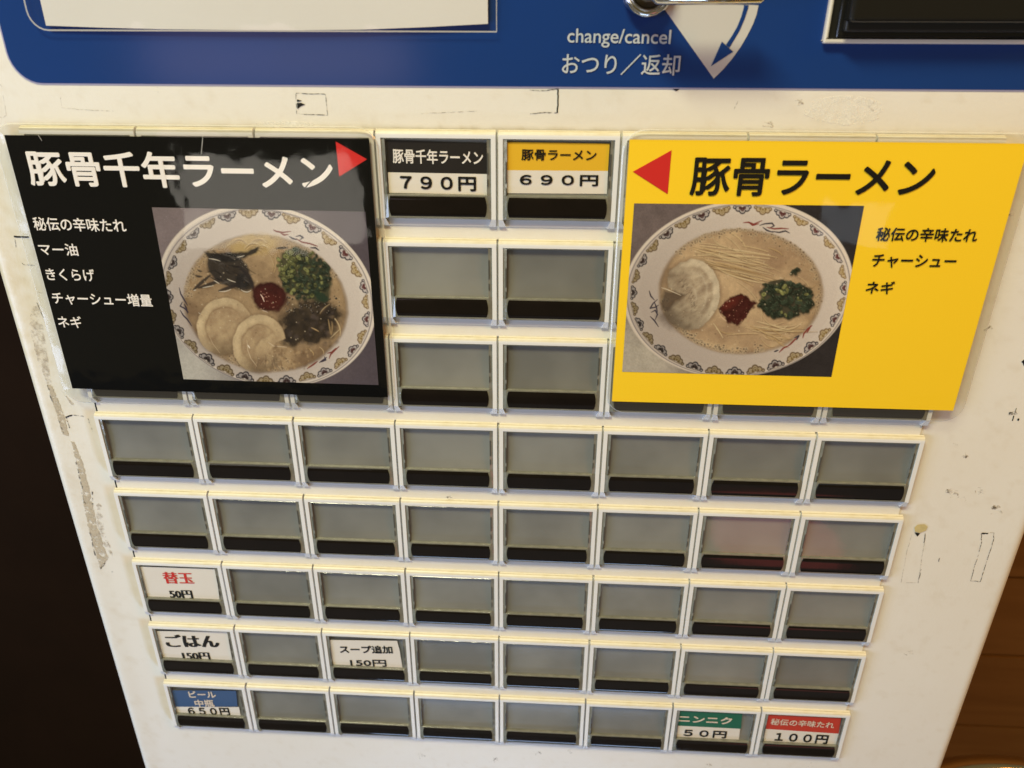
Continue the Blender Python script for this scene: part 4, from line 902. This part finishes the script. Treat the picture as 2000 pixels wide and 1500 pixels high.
# ---- black card
bc = thing("menu_card", "black laminated menu card with red arrow, bowl picture and white lettering", "menu card", W(-2.6, 2.39, HC), "laminated menu cards over the buttons")
def under(o, root): o.parent = root; o.matrix_parent_inverse = Matrix.Translation(-root.location); return o
class Root:
    """parents meshes built in world coordinates below a placed Empty"""
def kids(root, fn):
    before = set(COL.objects); fn()
    for o in [x for x in COL.objects if x not in before and x.parent is None]: under(o, root)
def sheet(u0, v0, u1, v1, h, m, name):
    b = MB(); n = 2; b.box((u0 * S, -h * S, Z0 - v1 * S), (u1 * S, -(h - .006) * S, Z0 - v0 * S), m); return b.obj(name)
def build_black():
    sheet(-4.11, 0.066, -1.04, 2.389, HC, "print_black_sheet", "card_sheet")
    grid_print("bowl_picture", [(296.5, 405), (713.8, 413.6), (739.3, 752), (358.4, 740.5)], HC + 0.003, 430, 370, paint_black_bowl, None, 0.95)
    card_lettering(None, "豚骨千年ラーメン", (63, 361), (652, 370.5), (48.6, 294.3), "ink_white", 0.026)
    for t, bl_, br_, tl_ in (("秘伝の辛味たれ", (68.8, 449.5), (248, 453.6), (65.4, 424)), ("マー油", (79.5, 498), (154, 499.5), (77, 475)), ("きくらげ", (93.5, 547), (187.5, 549.3), (91, 524)), ("チャーシュー増量", (105.5, 593.5), (299, 599), (103.4, 570)), ("ネギ", (116, 639), (162, 640.5), (114.5, 617))):
        card_lettering(None, t, bl_, br_, tl_, "ink_white", 0.016)
    b = MB(); b.poly(face_up(pxp([(655.6, 276.4), (716.8, 311), (662.5, 344.8)], HC + 0.003)), "ink_red"); flatmesh(b, "red_arrow", None)
    b = MB(); ribbon(b, [bp(x, y, HC + .007) for x, y in curve((641, 284), (634, 322), (610, 352), 8)[:-1].tolist() + curve((610, 352), (586, 372), (577, 412), 8).tolist()], 0.010, HC + .007, "ink_mark", True); flatmesh(b, "trapped_hair", None)
    b = MB(); ribbon(b, [bp(x, y, HC + .007) for x, y in ((396, 266), (395, 280), (393, 300))], 0.007, HC + .007, "laminate_edge", True); ribbon(b, [bp(x, y, HC + .007) for x, y in ((74, 263), (82, 275))], 0.006, HC + .007, "laminate_edge", True); flatmesh(b, "film_crease", None)
    film(None, (-4.11, 0.066, -1.04, 2.389), (-4.20, -0.02, -0.975, 2.53), 0.17, HC + 0.009)
kids(bc, build_black)
yc = thing("menu_card", "yellow laminated menu card with red arrow, bowl picture and black lettering", "menu card", W(2.6, 2.37, HC), "laminated menu cards over the buttons")
def build_yellow():
    sheet(1.062, 0.050, 4.15, 2.369, HC, "print_yellow_sheet", "card_sheet")
    grid_print("bowl_picture", [(1238.6, 397.3), (1687.8, 402), (1623.8, 736), (1215.2, 726)], HC + 0.003, 440, 350, paint_yellow_bowl, None, 1.0)
    card_lettering(None, "豚骨ラーメン", (1347.5, 380.5), (1815, 384), (1361, 309), "ink_black", 0.024)
    for t, bl_, br_, tl_ in (("秘伝の辛味たれ", (1709.5, 470), (1906, 473), (1714, 444)), ("チャーシュー", (1701, 521.5), (1864, 524), (1702, 496.5)), ("ネギ", (1689.5, 573), (1743, 574), (1692, 549))):
        card_lettering(None, t, bl_, br_, tl_, "ink_black", 0.022)
    b = MB(); b.poly(face_up(pxp([(1236, 335.4), (1311.7, 293.3), (1304, 379.3)], HC + 0.003)), "ink_red"); flatmesh(b, "red_arrow", None)
    film(None, (1.062, 0.050, 4.15, 2.369), (1.02, -0.02, 4.235, 2.475), 0.17, HC + 0.009)
kids(yc, build_yellow)

# ---- white notice in a clear pouch, hanging over the blue panel
nc = thing("paper_notice", "white paper notice in a clear pouch over the blue panel, upper left", "notice", W(-1.8, -0.73, 0.03))
def build_notice():
    h = 0.030; b = MB()
    low = [(90, 50), (200, 54), (320, 57), (450, 58.5), (580, 59), (700, 58), (830, 53), (953, 46.5)]
    L = [bp(x, y, h) for x, y in low]
    for (a, c) in zip(L[:-1], L[1:]): b.poly(face_up(uvh([(a[0], a[1], h), (c[0], c[1], h), (c[0], -3.0, h), (a[0], -3.0, h)])), "paper_white")
    o = flatmesh(b, "paper_sheet", None)
    sm = o.modifiers.new("thickness", 'SOLIDIFY'); sm.thickness = 0.0002; sm.offset = -1
    f = MB(); u0, _ = bp(48, 0, h); u1, v1 = bp(970, 62, h); O = rounded(u0, -3.1, u1, v1, 0.14, 6, (1, 1, 0, 1)); f.poly(face_up(uvh([(u, v, h + .004) for u, v in O])), "laminate")
    ribbon(f, O + [O[0]], 0.012, h + .006, "laminate_edge"); flatmesh(f, "clear_pouch", None)
kids(nc, build_notice)
